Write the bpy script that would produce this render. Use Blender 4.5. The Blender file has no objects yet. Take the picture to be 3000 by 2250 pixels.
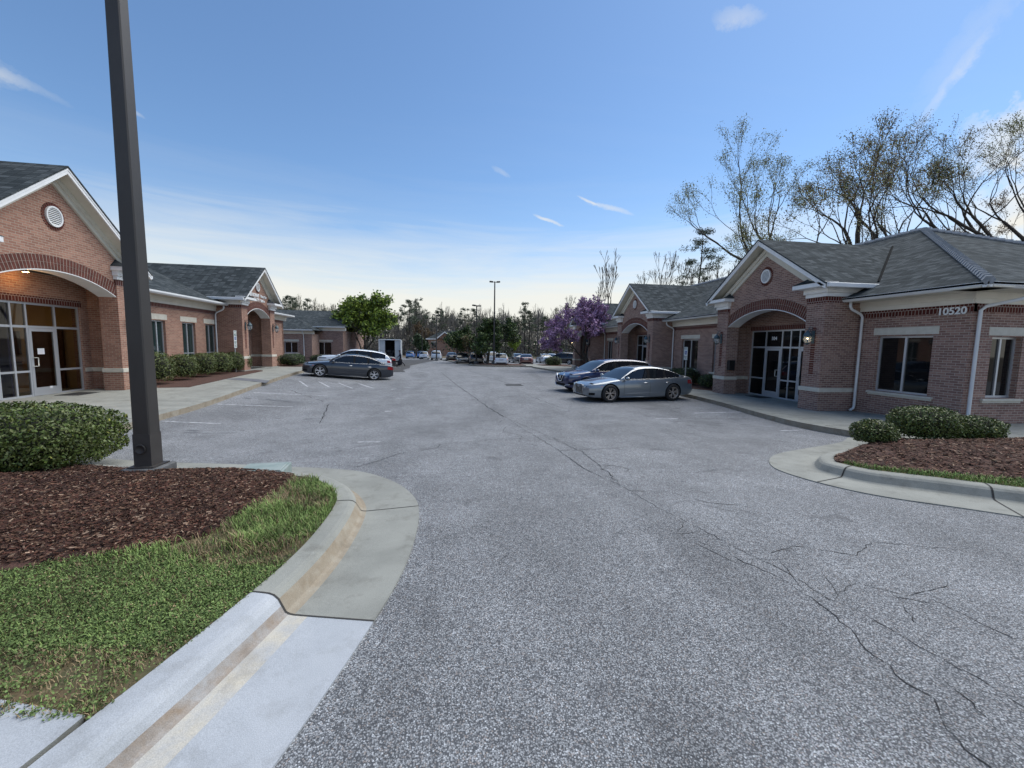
import bpy, bmesh, math, random
from mathutils import Vector, Matrix, noise
random.seed(7)
SC=bpy.context.scene; COL=SC.collection
R_=math.radians
# ---------------------------------------------------------------- camera
CAM_H=1.85
cd=bpy.data.cameras.new("camera"); cam=bpy.data.objects.new("camera",cd); COL.objects.link(cam); SC.camera=cam
def _cam():
    p,r,y=R_(5.463),R_(.924),R_(7.708)
    F=Vector((math.sin(y)*math.cos(p),math.cos(y)*math.cos(p),-math.sin(p)))
    R0=Vector((math.cos(y),-math.sin(y),0)); U0=R0.cross(F)
    Rr=R0*math.cos(r)+U0*math.sin(r); U=U0*math.cos(r)-R0*math.sin(r)
    m=Matrix(((Rr.x,U.x,-F.x,0),(Rr.y,U.y,-F.y,0),(Rr.z,U.z,-F.z,CAM_H),(0,0,0,1)))
    return m
cam.matrix_world=_cam()
cd.sensor_width=36; cd.lens=1196/3000*36; cd.clip_start=.05; cd.clip_end=4000
# ---------------------------------------------------------------- sky, sun, exposure
SUN_EL,SUN_AZ=58,66          # degrees above the horizon; clockwise from +Y (from the right, raised high to stand in for bright overhead sky)
w=bpy.data.worlds.new("World"); SC.world=w; w.use_nodes=True
nt=w.node_tree; nt.nodes.clear()
def N(t,typ,**kw):
    n=t.nodes.new(typ)
    for k,v in kw.items():
        if k in n.inputs: n.inputs[k].default_value=v
        else: setattr(n,k,v)
    return n
def mixrgb(t,fac,a,b,mode='MIX'):
    n=t.nodes.new('ShaderNodeMix'); n.data_type='RGBA'; n.blend_type=mode
    for s,v in ((0,fac),(6,a),(7,b)):
        if hasattr(v,'links') or hasattr(v,'is_linked'): t.links.new(v,n.inputs[s])
        else: n.inputs[s].default_value=v if s==0 or len(v)==4 else (*v,1)
    return n.outputs[2]
def ramp(t,src,stops,interp='LINEAR'):
    n=t.nodes.new('ShaderNodeValToRGB'); e=n.color_ramp; e.interpolation=interp
    while len(e.elements)<len(stops): e.elements.new(.5)
    for el,(p,c) in zip(e.elements,stops):
        el.position=p; el.color=(c,c,c,1) if not hasattr(c,'__len__') else (*c,1)
    t.links.new(src,n.inputs[0]); return n.outputs[0]
def math_(t,op,a,b=None,c=None):
    n=t.nodes.new('ShaderNodeMath'); n.operation=op
    for i,v in enumerate((a,b,c)):
        if v is None: continue
        if hasattr(v,'is_linked'): t.links.new(v,n.inputs[i])
        else: n.inputs[i].default_value=v
    return n.outputs[0]
sky=N(nt,'ShaderNodeTexSky',sky_type='NISHITA'); sky.sun_disc=False
sky.sun_elevation=R_(SUN_EL); sky.sun_rotation=R_(SUN_AZ); sky.altitude=100; sky.air_density=1.0; sky.dust_density=.35; sky.ozone_density=3.2
tc=N(nt,'ShaderNodeTexCoord'); sep=N(nt,'ShaderNodeSeparateXYZ'); nt.links.new(tc.outputs['Generated'],sep.inputs[0])
X_,Y_,Z_=sep.outputs
# flatten the direction on a cloud layer so that the wisps foreshorten towards the horizon
zz=math_(nt,'MAXIMUM',Z_,.03)
cu=math_(nt,'DIVIDE',X_,zz); cv=math_(nt,'DIVIDE',Y_,zz)
cmb=N(nt,'ShaderNodeCombineXYZ'); nt.links.new(cu,cmb.inputs[0]); nt.links.new(cv,cmb.inputs[1])
mp=N(nt,'ShaderNodeMapping'); mp.inputs['Rotation'].default_value=(0,0,R_(20)); mp.inputs['Scale'].default_value=(.10,.5,1); mp.inputs['Location'].default_value=(.3,.1,0)
nt.links.new(cmb.outputs[0],mp.inputs[0])
n1=N(nt,'ShaderNodeTexNoise',Scale=1.1,Detail=7.,Roughness=.62,Distortion=.6); nt.links.new(mp.outputs[0],n1.inputs['Vector'])
cir=ramp(nt,n1.outputs[0],[(.52,0.),(.80,.55)])
# long veil near the horizon
mp2=N(nt,'ShaderNodeMapping'); mp2.inputs['Scale'].default_value=(1.0,1.0,11.); nt.links.new(tc.outputs['Generated'],mp2.inputs[0])
n2=N(nt,'ShaderNodeTexNoise',Scale=2.4,Detail=8.,Roughness=.6,Distortion=.5); nt.links.new(mp2.outputs[0],n2.inputs['Vector'])
zw=math_(nt,'MULTIPLY_ADD',n2.outputs[0],-.17,math_(nt,'ADD',Z_,.085))
veil=ramp(nt,zw,[(0.,.97),(.11,.90),(.18,.50),(.27,.07),(.36,0.)])
# single contrails / wisps at their own places in the sky
def streak(t,az,el,ang,ln,wd,strength):
    a,e=R_(az),R_(el); d=Vector((math.sin(a)*math.cos(e),math.cos(a)*math.cos(e),math.sin(e)))
    r=Vector((math.cos(a),-math.sin(a),0)); u=r.cross(d); u=u if u.z>0 else -u
    k=R_(ang); l=r*math.cos(k)+u*math.sin(k); q=u*math.cos(k)-r*math.sin(k)
    def dot(v):
        n=t.nodes.new('ShaderNodeVectorMath'); n.operation='DOT_PRODUCT'; t.links.new(tc.outputs['Generated'],n.inputs[0]); n.inputs[1].default_value=v; return n.outputs['Value']
    nz=N(t,'ShaderNodeTexNoise',Scale=26.,Detail=6.,Roughness=.7); t.links.new(tc.outputs['Generated'],nz.inputs['Vector'])
    wob=math_(t,'MULTIPLY_ADD',nz.outputs[0],wd*2.6,-wd*1.3)
    x=math_(t,'DIVIDE',dot(l),ln); y=math_(t,'DIVIDE',math_(t,'ADD',dot(q),wob),wd)
    rr=math_(t,'ADD',math_(t,'MULTIPLY',x,x),math_(t,'MULTIPLY',y,y))
    m=math_(t,'MULTIPLY',math_(t,'MAXIMUM',math_(t,'SUBTRACT',1.,rr),0.),strength)
    front=math_(t,'GREATER_THAN',dot(d),0.)
    return math_(t,'MULTIPLY',math_(t,'MULTIPLY',m,nz.outputs[0]),front)
STREAKS=[(12.3,16.4,-20,.040,.0045,1.1),(20.5,17.6,-17,.055,.007,.8),(17.5,18.6,-24,.03,.003,.9),(52.5,23.5,56,.075,.010,.42),(53.5,26,54,.09,.026,.22),(34.3,33.8,-12,.045,.017,.5),(-42,21.3,-14,.07,.008,.35),(-44,21.5,-10,.06,.02,.35),(-34,21.4,-18,.018,.004,.6),(5.8,22.,-25,.025,.006,.35),(58,18.5,15,.09,.055,1.3),(62,13,10,.16,.06,1.2)]
tot=math_(nt,'MAXIMUM',math_(nt,'MULTIPLY',cir,.09),veil)
for s in STREAKS: tot=math_(nt,'ADD',tot,streak(nt,*s))
tot=math_(nt,'MINIMUM',tot,.96)
SKYK=1.0
grade=mixrgb(nt,1.,sky.outputs[0],(.87,.985,1.04,1),'MULTIPLY')
cl=mixrgb(nt,tot,grade,(5.9,5.75,5.2,1))
bg=N(nt,'ShaderNodeBackground',Strength=.060); nt.links.new(cl,bg.inputs[0])
wo=N(nt,'ShaderNodeOutputWorld'); nt.links.new(bg.outputs[0],wo.inputs[0])
sl=bpy.data.lights.new("sun",'SUN'); sl.energy=1.5; sl.angle=R_(70); sl.color=(1,.945,.83)
so=bpy.data.objects.new("sun",sl); COL.objects.link(so)
so.rotation_euler=(R_(90-SUN_EL),0,R_(180-SUN_AZ)); so.location=(40,30,30)
SC.view_settings.view_transform='Standard'; SC.view_settings.look='None'; SC.view_settings.exposure=1.4; SC.view_settings.gamma=1
SC.view_settings.use_curve_mapping=False
# ---------------------------------------------------------------- helpers
def sm(t): t=min(max(t,0.),1.); return t*t*(3-2*t)
def zg(x,y):
    "height of the paving: falls away from the camera, the left side lies a little higher"
    d=-.34*sm((y-4)/9.)
    if y>25: d-=.0145*(min(y,110)-25)
    lift=.24*sm((-x-4.5)/4.5)*sm((y-3)/9.)*(1+.45*min(max((y-14)/14.,0),1))*(1-sm((y-34)/14.))
    return d+lift
def tag(o,label=None,cat=None,group=None,kind=None):
    if label: o['label']=label
    if cat: o['category']=cat
    if group: o['group']=group
    if kind: o['kind']=kind
    return o
def empty(name,loc=(0,0,0),rz=0.):
    o=bpy.data.objects.new(name,None); COL.objects.link(o); o.location=loc; o.rotation_euler=(0,0,rz); o.empty_display_size=.3; return o
def thing(name,label,cat,loc=(0,0,0),rz=0.,group=None): return tag(empty(name,loc,rz),label,cat,group)
def copy_tree(o,parent=None):
    c=o.copy(); COL.objects.link(c); c.parent=parent
    for ch in list(o.children): copy_tree(ch,c)
    return c
class MB:
    "collects faces; build() links them as one mesh object with metric UVs on every face"
    def __init__(s,T=None): s.v=[];s.f=[];s.m=[];s.T=T;s.sm=[];s.g=[]
    def nx(s):
        'what follows becomes a separate object'
        s.g.append((s.v,s.f,s.m,s.sm)); s.v=[];s.f=[];s.m=[];s.sm=[]
    def add(s,vs,fs,mi=0,smooth=False):
        b=len(s.v); T=s.T
        s.v+=[T(*p) if T else tuple(p) for p in vs]
        s.f+=[[b+i for i in f] for f in fs]; s.m+=[mi]*len(fs); s.sm+=[smooth]*len(fs)
    def box(s,x0,x1,y0,y1,z0,z1,mi=0):
        v=[(x,y,z) for z in (z0,z1) for y in (y0,y1) for x in (x0,x1)]
        s.add(v,[(0,2,3,1),(4,5,7,6),(0,1,5,4),(2,6,7,3),(0,4,6,2),(1,3,7,5)],mi)
    def extr(s,poly,vec,mi=0,smooth=False):
        "closed polygon (3-D points) swept along vec"
        n=len(poly); v=[tuple(p) for p in poly]+[tuple(p[i]+vec[i] for i in range(3)) for p in poly]
        s.add(v,[tuple(range(n))[::-1],tuple(range(n,2*n))],mi)
        b=len(s.v)-2*n
        for i in range(n):
            j=(i+1)%n; s.f.append([b+i,b+j,b+n+j,b+n+i]); s.m.append(mi); s.sm.append(smooth)
    def tube(s,path,r,n=8,mi=0,cap=True,smooth=True,square=False):
        P=[Vector(p) for p in path]; rs=r if hasattr(r,'__len__') else [r]*len(P)
        rings=[]; up=Vector((0,0,1)); prev=None
        for i,p in enumerate(P):
            t=(P[min(i+1,len(P)-1)]-P[max(i-1,0)]).normalized()
            a=t.cross(up) if prev is None else prev-t*prev.dot(t)
            if a.length<1e-4: a=t.cross(Vector((1,0,0)))
            a.normalize(); prev=a; b=t.cross(a)
            o=math.pi/4 if square else 0
            k=1.414 if square else 1
            rings.append([p+(a*math.cos(o+2*math.pi*j/n)+b*math.sin(o+2*math.pi*j/n))*rs[i]*k for j in range(n)])
        v=[tuple(q) for rg in rings for q in rg]; f=[]
        for i in range(len(P)-1):
            for j in range(n): f.append((i*n+j,i*n+(j+1)%n,(i+1)*n+(j+1)%n,(i+1)*n+j))
        if cap: f.append(tuple(range(n))[::-1]); f.append(tuple((len(P)-1)*n+j for j in range(n)))
        s.add(v,f,mi,smooth and not square)
    def lathe(s,prof,c=(0,0,0),n=16,mi=0,axis='z',smooth=True,cap=True):
        v=[];f=[]
        for r,h in prof:
            for j in range(n):
                a=2*math.pi*j/n; x,y=r*math.cos(a),r*math.sin(a)
                p=(x,y,h) if axis=='z' else ((x,h,y) if axis=='y' else (h,x,y))
                v.append((c[0]+p[0],c[1]+p[1],c[2]+p[2]))
        for i in range(len(prof)-1):
            for j in range(n): f.append((i*n+j,i*n+(j+1)%n,(i+1)*n+(j+1)%n,(i+1)*n+j))
        if cap and prof[0][0]>1e-4: f.append(tuple(range(n))[::-1])
        if cap and prof[-1][0]>1e-4: f.append(tuple((len(prof)-1)*n+j for j in range(n)))
        s.add(v,f,mi,smooth)
    def build(s,name,mats,parent=None,uv=True,recalc=True,bevel=0.):
        if s.g:
            gs=s.g+[(s.v,s.f,s.m,s.sm)]; s.g=[]; first=None
            for v,f,m_,q in gs:
                if v: s.v,s.f,s.m,s.sm=v,f,m_,q; o=s.build(name,mats,parent,uv,recalc,bevel); first=first or o
            return first
        me=bpy.data.meshes.new(name); me.from_pydata(s.v,[],s.f)
        mats=mats if isinstance(mats,(list,tuple)) else [mats]
        for m in mats: me.materials.append(m)
        me.polygons.foreach_set('material_index',s.m); me.polygons.foreach_set('use_smooth',s.sm)
        if recalc:
            bm=bmesh.new(); bm.from_mesh(me); bmesh.ops.recalc_face_normals(bm,faces=bm.faces); bm.to_mesh(me); bm.free()
        if uv: metric_uv(me)
        o=bpy.data.objects.new(name,me); COL.objects.link(o)
        if parent is not None: o.parent=parent
        if bevel>0:
            b=o.modifiers.new('bevel','BEVEL'); b.width=bevel; b.segments=1; b.limit_method='ANGLE'; b.angle_limit=R_(40)
        return o
def metric_uv(me):
    uvl=me.uv_layers.new(name='metric'); V=me.vertices; Z=Vector((0,0,1)); data=[0.]*(2*len(me.loops))
    for p in me.polygons:
        n=p.normal
        if abs(n.z)>.97 or n.length<.5: t,b=Vector((1,0,0)),Vector((0,1,0))
        else: t=Z.cross(n).normalized(); b=n.cross(t)
        for li in p.loop_indices:
            c=V[me.loops[li].vertex_index].co; data[2*li]=c.dot(t); data[2*li+1]=c.dot(b)
    uvl.data.foreach_set('uv',data)
# ---------------------------------------------------------------- materials
def mat(name,col=(.5,.5,.5),rough=.6,metal=0.,spec=.5,coat=0.):
    m=bpy.data.materials.new(name); m.use_nodes=True; b=m.node_tree.nodes['Principled BSDF']
    b.inputs['Base Color'].default_value=(*col,1); b.inputs['Roughness'].default_value=rough; b.inputs['Metallic'].default_value=metal
    b.inputs['Specular IOR Level'].default_value=spec; b.inputs['Coat Weight'].default_value=coat; b.inputs['Coat Roughness'].default_value=.04
    return m
def nodes(m): t=m.node_tree; return t,t.nodes['Principled BSDF']
def bump(t,b,h,dist=.01,strength=.5):
    n=N(t,'ShaderNodeBump',Distance=dist,Strength=strength); t.links.new(h,n.inputs['Height']); t.links.new(n.outputs[0],b.inputs['Normal'])
def noisy(name,c1,c2,scale=4.,rough=.8,detail=6.,bmp=0.,bscale=None,lo=.35,hi=.65,metal=0.,coord='Object',spec=.4,stretch=None,c3=None):
    m=mat(name,c1,rough,metal,spec); t,b=nodes(m); tc=N(t,'ShaderNodeTexCoord'); src=tc.outputs[coord]
    if stretch:
        mpn=N(t,'ShaderNodeMapping'); mpn.inputs['Scale'].default_value=stretch; t.links.new(src,mpn.inputs[0]); src=mpn.outputs[0]
    n=N(t,'ShaderNodeTexNoise',Scale=scale,Detail=detail,Roughness=.6); t.links.new(src,n.inputs['Vector'])
    r=ramp(t,n.outputs[0],[(lo,c1),(hi,c2)])
    if c3:
        n3=N(t,'ShaderNodeTexNoise',Scale=scale*7,Detail=3.,Roughness=.6); t.links.new(src,n3.inputs['Vector'])
        r=mixrgb(t,ramp(t,n3.outputs[0],[(.5,0.),(.7,.8)]),r,c3)
    t.links.new(r,b.inputs['Base Color'])
    if bmp:
        n2=N(t,'ShaderNodeTexNoise',Scale=bscale or scale*4,Detail=4.); t.links.new(src,n2.inputs['Vector']); bump(t,b,n2.outputs[0],bmp,.6)
    return m
def brick_mat(name,ca,cb,cdark,mortar,soldier=False,bw=.203,rh=.0677,ms=.0062):
    m=mat(name,ca,.88,0,.25); t,b=nodes(m)
    uv=N(t,'ShaderNodeUVMap'); uv.uv_map='metric'
    br=N(t,'ShaderNodeTexBrick'); br.offset=.5
    br.inputs['Scale'].default_value=1.; br.inputs['Mortar Size'].default_value=ms; br.inputs['Mortar Smooth'].default_value=.25
    br.inputs['Brick Width'].default_value=bw; br.inputs['Row Height'].default_value=rh; br.inputs['Bias'].default_value=-.15
    br.inputs['Color1'].default_value=(0,0,0,1); br.inputs['Color2'].default_value=(1,1,1,1); br.inputs['Mortar'].default_value=(.5,.5,.5,1)
    src=uv.outputs[0]
    t.links.new(src,br.inputs['Vector'])
    base=ramp(t,br.outputs['Color'],[(0.,ca),(.55,cb),(.86,cb),(1.,cdark)])
    big=N(t,'ShaderNodeTexNoise',Scale=.9,Detail=5.); t.links.new(src,big.inputs['Vector'])
    base=mixrgb(t,.35,base,ramp(t,big.outputs[0],[(.3,.55),(.7,1.25)]),'MULTIPLY')
    fine=N(t,'ShaderNodeTexNoise',Scale=70.,Detail=3.); t.links.new(src,fine.inputs['Vector'])
    base=mixrgb(t,.5,base,ramp(t,fine.outputs[0],[(.3,.6),(.7,1.3)]),'MULTIPLY')
    col=mixrgb(t,br.outputs['Fac'],base,(*mortar,1))
    t.links.new(col,b.inputs['Base Color'])
    h=math_(t,'SUBTRACT',1.,br.outputs['Fac']); h=math_(t,'MULTIPLY_ADD',fine.outputs[0],.25,h); bump(t,b,h,.006,.8)
    return m
M={}
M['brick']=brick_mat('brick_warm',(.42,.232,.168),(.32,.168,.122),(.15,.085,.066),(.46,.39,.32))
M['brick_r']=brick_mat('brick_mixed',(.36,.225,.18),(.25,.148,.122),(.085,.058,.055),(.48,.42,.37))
M['soldier']=brick_mat('brick_soldier_course',(.12,.032,.022),(.085,.022,.018),(.06,.02,.02),(.36,.29,.26),bw=.092,rh=.203,ms=.009)
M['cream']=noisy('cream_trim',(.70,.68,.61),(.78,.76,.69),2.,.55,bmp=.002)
M['white']=noisy('white_trim',(.76,.77,.77),(.84,.85,.85),3.,.45)
M['stone']=noisy('cast_stone',(.56,.53,.45),(.64,.61,.53),6.,.8,bmp=.003,bscale=60)
M['gutter']=noisy('white_gutter',(.68,.70,.71),(.76,.78,.79),1.5,.4,spec=.5)
M['frame']=mat('anodised_frame',(.55,.58,.62),.38,.55)
M['black']=mat('black_metal',(.012,.012,.013),.45)
M['rubber']=mat('rubber',(.012,.012,.012),.8)
M['mat']=noisy('door_mat',(.012,.012,.013),(.03,.03,.03),40.,.95)
M['lantern']=noisy('verdigris_metal',(.055,.085,.10),(.10,.15,.17),8.,.5,metal=.4)
def glass_dark(name,c,rough=.03):
    m=mat(name,c,rough,0,.5); return m
M['glass']=glass_dark('dark_window_glass',(.006,.007,.008))
M['glass_l']=noisy('blind_behind_glass',(.012,.022,.022),(.03,.05,.05),2.,.05,stretch=(6,6,.2))
def shingles(name,c1,c2,c3):
    m=mat(name,c1,.95,0,.05); t,b=nodes(m); uv=N(t,'ShaderNodeUVMap'); uv.uv_map='metric'
    br=N(t,'ShaderNodeTexBrick'); br.offset=.37; br.offset_frequency=1
    br.inputs['Scale'].default_value=1.; br.inputs['Mortar Size'].default_value=.009; br.inputs['Mortar Smooth'].default_value=.6
    br.inputs['Brick Width'].default_value=.26; br.inputs['Row Height'].default_value=.145
    br.inputs['Color1'].default_value=(0,0,0,1); br.inputs['Color2'].default_value=(1,1,1,1); br.inputs['Mortar'].default_value=(.5,.5,.5,1)
    t.links.new(uv.outputs[0],br.inputs['Vector'])
    c=ramp(t,br.outputs['Color'],[(0.,c1),(.5,c2),(1.,c3)])
    mpn=N(t,'ShaderNodeMapping'); mpn.inputs['Scale'].default_value=(.9,2.2,1); t.links.new(uv.outputs[0],mpn.inputs[0])
    n=N(t,'ShaderNodeTexNoise',Scale=1.6,Detail=8.,Roughness=.7); t.links.new(mpn.outputs[0],n.inputs['Vector'])
    c=mixrgb(t,.8,c,ramp(t,n.outputs[0],[(.3,.72),(.72,1.25)]),'MULTIPLY')
    f=N(t,'ShaderNodeTexNoise',Scale=140.,Detail=2.); t.links.new(uv.outputs[0],f.inputs['Vector'])
    c=mixrgb(t,.6,c,ramp(t,f.outputs[0],[(.3,.5),(.7,1.5)]),'MULTIPLY')
    c=mixrgb(t,math_(t,'MULTIPLY',br.outputs['Fac'],.75),c,(.012,.013,.014,1))
    t.links.new(c,b.inputs['Base Color'])
    # each course rises towards its lower edge
    sp=N(t,'ShaderNodeSeparateXYZ'); t.links.new(uv.outputs[0],sp.inputs[0])
    saw=math_(t,'FRACT',math_(t,'DIVIDE',sp.outputs[1],.145)); bump(t,b,math_(t,'SUBTRACT',1.,saw),.012,.9)
    return m
M['shingle']=shingles('weathered_shingles',(.038,.046,.050),(.056,.066,.071),(.092,.105,.112))
# ---------------------------------------------------------------- ground, paving, kerbs
def asphalt(name,stone_lo,stone_hi,binder,big=(.82,1.12),patch=True):
    m=mat(name,(.2,.2,.2),.85,0,.3); t,b=nodes(m); tc=N(t,'ShaderNodeTexCoord'); src=tc.outputs['Object']
    v=N(t,'ShaderNodeTexVoronoi',Scale=118.); v.feature='F1'; t.links.new(src,v.inputs['Vector'])
    sepc=N(t,'ShaderNodeSeparateColor'); t.links.new(v.outputs['Color'],sepc.inputs[0])
    stone=ramp(t,sepc.outputs[0],[(0.,stone_lo),(.45,tuple((a+c)/2 for a,c in zip(stone_lo,stone_hi))),(.9,stone_hi),(1.,tuple(min(1,c*1.45) for c in stone_hi))])
    hue=mixrgb(t,ramp(t,sepc.outputs[1],[(.8,0.),(.95,.45)]),stone,(.30,.22,.17,1))
    mask=ramp(t,v.outputs['Distance'],[(.42,0.),(.66,1.)])
    col=mixrgb(t,mask,hue,(*binder,1))
    n=N(t,'ShaderNodeTexNoise',Scale=1.1,Detail=8.,Roughness=.62); t.links.new(src,n.inputs['Vector'])
    col=mixrgb(t,1.,col,ramp(t,n.outputs[0],[(.32,big[0]),(.66,big[1])]),'MULTIPLY')
    g=N(t,'ShaderNodeTexNoise',Scale=17.,Detail=5.,Roughness=.7); t.links.new(src,g.inputs['Vector'])
    col=mixrgb(t,1.,col,ramp(t,g.outputs[0],[(.3,.78),(.7,1.2)]),'MULTIPLY')
    if patch:
        mpn=N(t,'ShaderNodeMapping'); mpn.inputs['Scale'].default_value=(1.,.22,1); t.links.new(src,mpn.inputs[0])
        n3=N(t,'ShaderNodeTexNoise',Scale=.42,Detail=5.,Roughness=.6,Distortion=.8); t.links.new(mpn.outputs[0],n3.inputs['Vector'])
        col=mixrgb(t,1.,col,ramp(t,n3.outputs[0],[(.33,.80),(.5,1.),(.7,1.1)]),'MULTIPLY')
        sp=N(t,'ShaderNodeTexNoise',Scale=1.7,Detail=4.,Roughness=.5,Distortion=.5); t.links.new(src,sp.inputs['Vector'])
        col=mixrgb(t,ramp(t,sp.outputs[0],[(.63,0.),(.74,.5)]),col,(.055,.055,.06,1))
    # hairline craze
    vc=N(t,'ShaderNodeTexVoronoi',Scale=.62); vc.feature='DISTANCE_TO_EDGE'
    wn=N(t,'ShaderNodeTexNoise',Scale=2.2,Detail=6.,Roughness=.7); t.links.new(src,wn.inputs['Vector'])
    wv=N(t,'ShaderNodeVectorMath',operation='MULTIPLY_ADD'); t.links.new(wn.outputs['Color'],wv.inputs[0]); wv.inputs[1].default_value=(.8,.8,0); t.links.new(src,wv.inputs[2]); t.links.new(wv.outputs[0],vc.inputs['Vector'])
    gate=ramp(t,n.outputs[0],[(.50,0.),(.62,.6)])
    hl=math_(t,'MULTIPLY',ramp(t,vc.outputs['Distance'],[(.0,1.),(.006,0.)]),gate)
    col=mixrgb(t,hl,col,(.03,.03,.032,1))
    t.links.new(col,b.inputs['Base Color'])
    h=math_(t,'SUBTRACT',1.,v.outputs['Distance']); bump(t,b,h,.006,.55)
    return m
M['asphalt']=asphalt('weathered_asphalt',(.150,.157,.167),(.40,.42,.44),(.088,.093,.102))
M['asphalt_new']=asphalt('dark_asphalt',(.045,.047,.05),(.11,.112,.115),(.03,.031,.033),patch=False)
M['crack']=mat('asphalt_crack',(.018,.018,.02),.95)
M['tar']=noisy('tar_stain',(.05,.05,.055),(.12,.12,.13),6.,.7)
M['paint']=noisy('worn_white_paint',(.26,.27,.29),(.55,.56,.58),11.,.8,lo=.42,hi=.62)
M['paint_blue']=noisy('worn_blue_paint',(.16,.18,.24),(.25,.29,.40),9.,.8)
def concrete(name,c1,c2,stain,scale=1.3):
    m=mat(name,c1,.85,0,.3); t,b=nodes(m); tc=N(t,'ShaderNodeTexCoord'); src=tc.outputs['Object']
    n=N(t,'ShaderNodeTexNoise',Scale=scale,Detail=8.,Roughness=.65,Distortion=.3); t.links.new(src,n.inputs['Vector'])
    c=ramp(t,n.outputs[0],[(.3,c1),(.7,c2)])
    s=N(t,'ShaderNodeTexNoise',Scale=3.6,Detail=7.,Roughness=.7); t.links.new(src,s.inputs['Vector'])
    c=mixrgb(t,ramp(t,s.outputs[0],[(.52,0.),(.75,.65)]),c,(*stain,1))
    f=N(t,'ShaderNodeTexNoise',Scale=190.,Detail=2.); t.links.new(src,f.inputs['Vector'])
    c=mixrgb(t,.5,c,ramp(t,f.outputs[0],[(.3,.7),(.7,1.25)]),'MULTIPLY')
    t.links.new(c,b.inputs['Base Color']); bump(t,b,f.outputs[0],.003,.5); return m
M['concrete']=concrete('aged_concrete',(.22,.225,.205),(.32,.325,.295),(.13,.125,.108))
M['concrete_new']=concrete('pale_concrete',(.33,.355,.385),(.45,.475,.505),(.25,.26,.265),1.3)
M['kerbface']=concrete('stained_kerb_face',(.25,.20,.14),(.36,.33,.27),(.15,.12,.085),5.)
M['kerbstain_new']=concrete('rust_washed_concrete',(.36,.365,.37),(.27,.215,.165),(.14,.115,.09),7.)
M['kerbcream_new']=concrete('lime_washed_concrete',(.54,.50,.41),(.40,.415,.43),(.30,.27,.22),6.)
M['joint']=mat('concrete_joint',(.045,.043,.04),.95)
M['dirt']=noisy('leaf_litter',(.085,.065,.045),(.15,.115,.08),1.3,.95,bmp=.03,c3=(.06,.07,.03))
M['soil']=noisy('garden_soil',(.035,.028,.018),(.07,.055,.035),9.,.95,bmp=.01)
M['mulch']=noisy('bark_mulch',(.045,.022,.016),(.125,.062,.045),42.,.95,bmp=.012,bscale=120,lo=.38,hi=.62,stretch=(1,.55,1),c3=(.025,.014,.011))
M['turf']=noisy('turf_soil',(.06,.07,.03),(.15,.105,.06),7.,.95,bmp=.01)
def gridlines(a,b,near,far,f0=8.):
    out=[a]; x=a
    while x<b-1e-6:
        d=min(abs(x),1e9); st=near if d<f0 else near+(far-near)*min((d-f0)/40.,1); x=min(x+st,b); out.append(x)
    return out
def terrain(name,x0,x1,y0,y1,dz,m,near=.6,far=3.):
    xs=gridlines(x0,x1,near,far); ys=gridlines(y0,y1,near,far); mb=MB()
    v=[(x,y,zg(x,y)+dz) for y in ys for x in xs]; nx=len(xs)
    f=[(j*nx+i,j*nx+i+1,(j+1)*nx+i+1,(j+1)*nx+i) for j in range(len(ys)-1) for i in range(nx-1)]
    mb.add(v,f,0,True); return mb.build(name,m,recalc=False,uv=False)
def inpoly(x,y,P):
    c=False; j=len(P)-1
    for i in range(len(P)):
        xi,yi=P[i][:2]; xj,yj=P[j][:2]
        if (yi>y)!=(yj>y) and x<(xj-xi)*(y-yi)/(yj-yi)+xi: c=not c
        j=i
    return c
def slab(name,pts,h,m,step=1.,drop=.25,mound=None,parent=None,side=None,jitter=0.,edge_m=None):
    "paved or planted area laid over the terrain: top follows zg()+h, with a skirt"
    bm=bmesh.new(); vs=[bm.verts.new((x,y,0)) for x,y in pts]; bm.faces.new(vs)
    xs=[p[0] for p in pts]; ys=[p[1] for p in pts]
    for ax,(a,b) in enumerate(((min(xs),max(xs)),(min(ys),max(ys)))):
        k=math.ceil(a/step)*step
        while k<b:
            no=(1,0,0) if ax==0 else (0,1,0); co=(k,0,0) if ax==0 else (0,k,0)
            bmesh.ops.bisect_plane(bm,geom=bm.verts[:]+bm.edges[:]+bm.faces[:],plane_co=co,plane_no=no,dist=1e-5); k+=step
    be=[e for e in bm.edges if len(e.link_faces)==1]
    for v in bm.verts:
        x,y=v.co.x,v.co.y; z=zg(x,y)+h
        if mound: z+=mound(x,y)
        if jitter: z+=jitter*noise.noise(Vector((x*3,y*3,1.3)))
        v.co.z=z
    r=bmesh.ops.extrude_edge_only(bm,edges=be)
    for e in r['geom']:
        if isinstance(e,bmesh.types.BMVert): e.co.z-=drop
    bmesh.ops.recalc_face_normals(bm,faces=bm.faces)
    if sum(f.normal.z*f.calc_area() for f in bm.faces)<0: bmesh.ops.reverse_faces(bm,faces=bm.faces)
    me=bpy.data.meshes.new(name); bm.to_mesh(me); bm.free(); me.materials.append(m)
    if side:
        me.materials.append(side)
        for p in me.polygons:
            if abs(p.normal.z)<.5: p.material_index=1
    metric_uv(me)
    o=bpy.data.objects.new(name,me); COL.objects.link(o)
    if parent: o.parent=parent
    return o
def smooth_path(P,step=.12):
    out=[]; n=len(P)
    for i in range(n-1):
        p0=P[max(i-1,0)];p1=P[i];p2=P[i+1];p3=P[min(i+2,n-1)]
        L=math.hypot(p2[0]-p1[0],p2[1]-p1[1]); k=max(int(L/step),1)
        for j in range(k):
            t=j/k; out.append(tuple(.5*((2*p1[a])+(-p0[a]+p2[a])*t+(2*p0[a]-5*p1[a]+4*p2[a]-p3[a])*t*t+(-p0[a]+3*p1[a]-3*p2[a]+p3[a])*t**3) for a in (0,1)))
    out.append(tuple(P[-1])); return out
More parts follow.
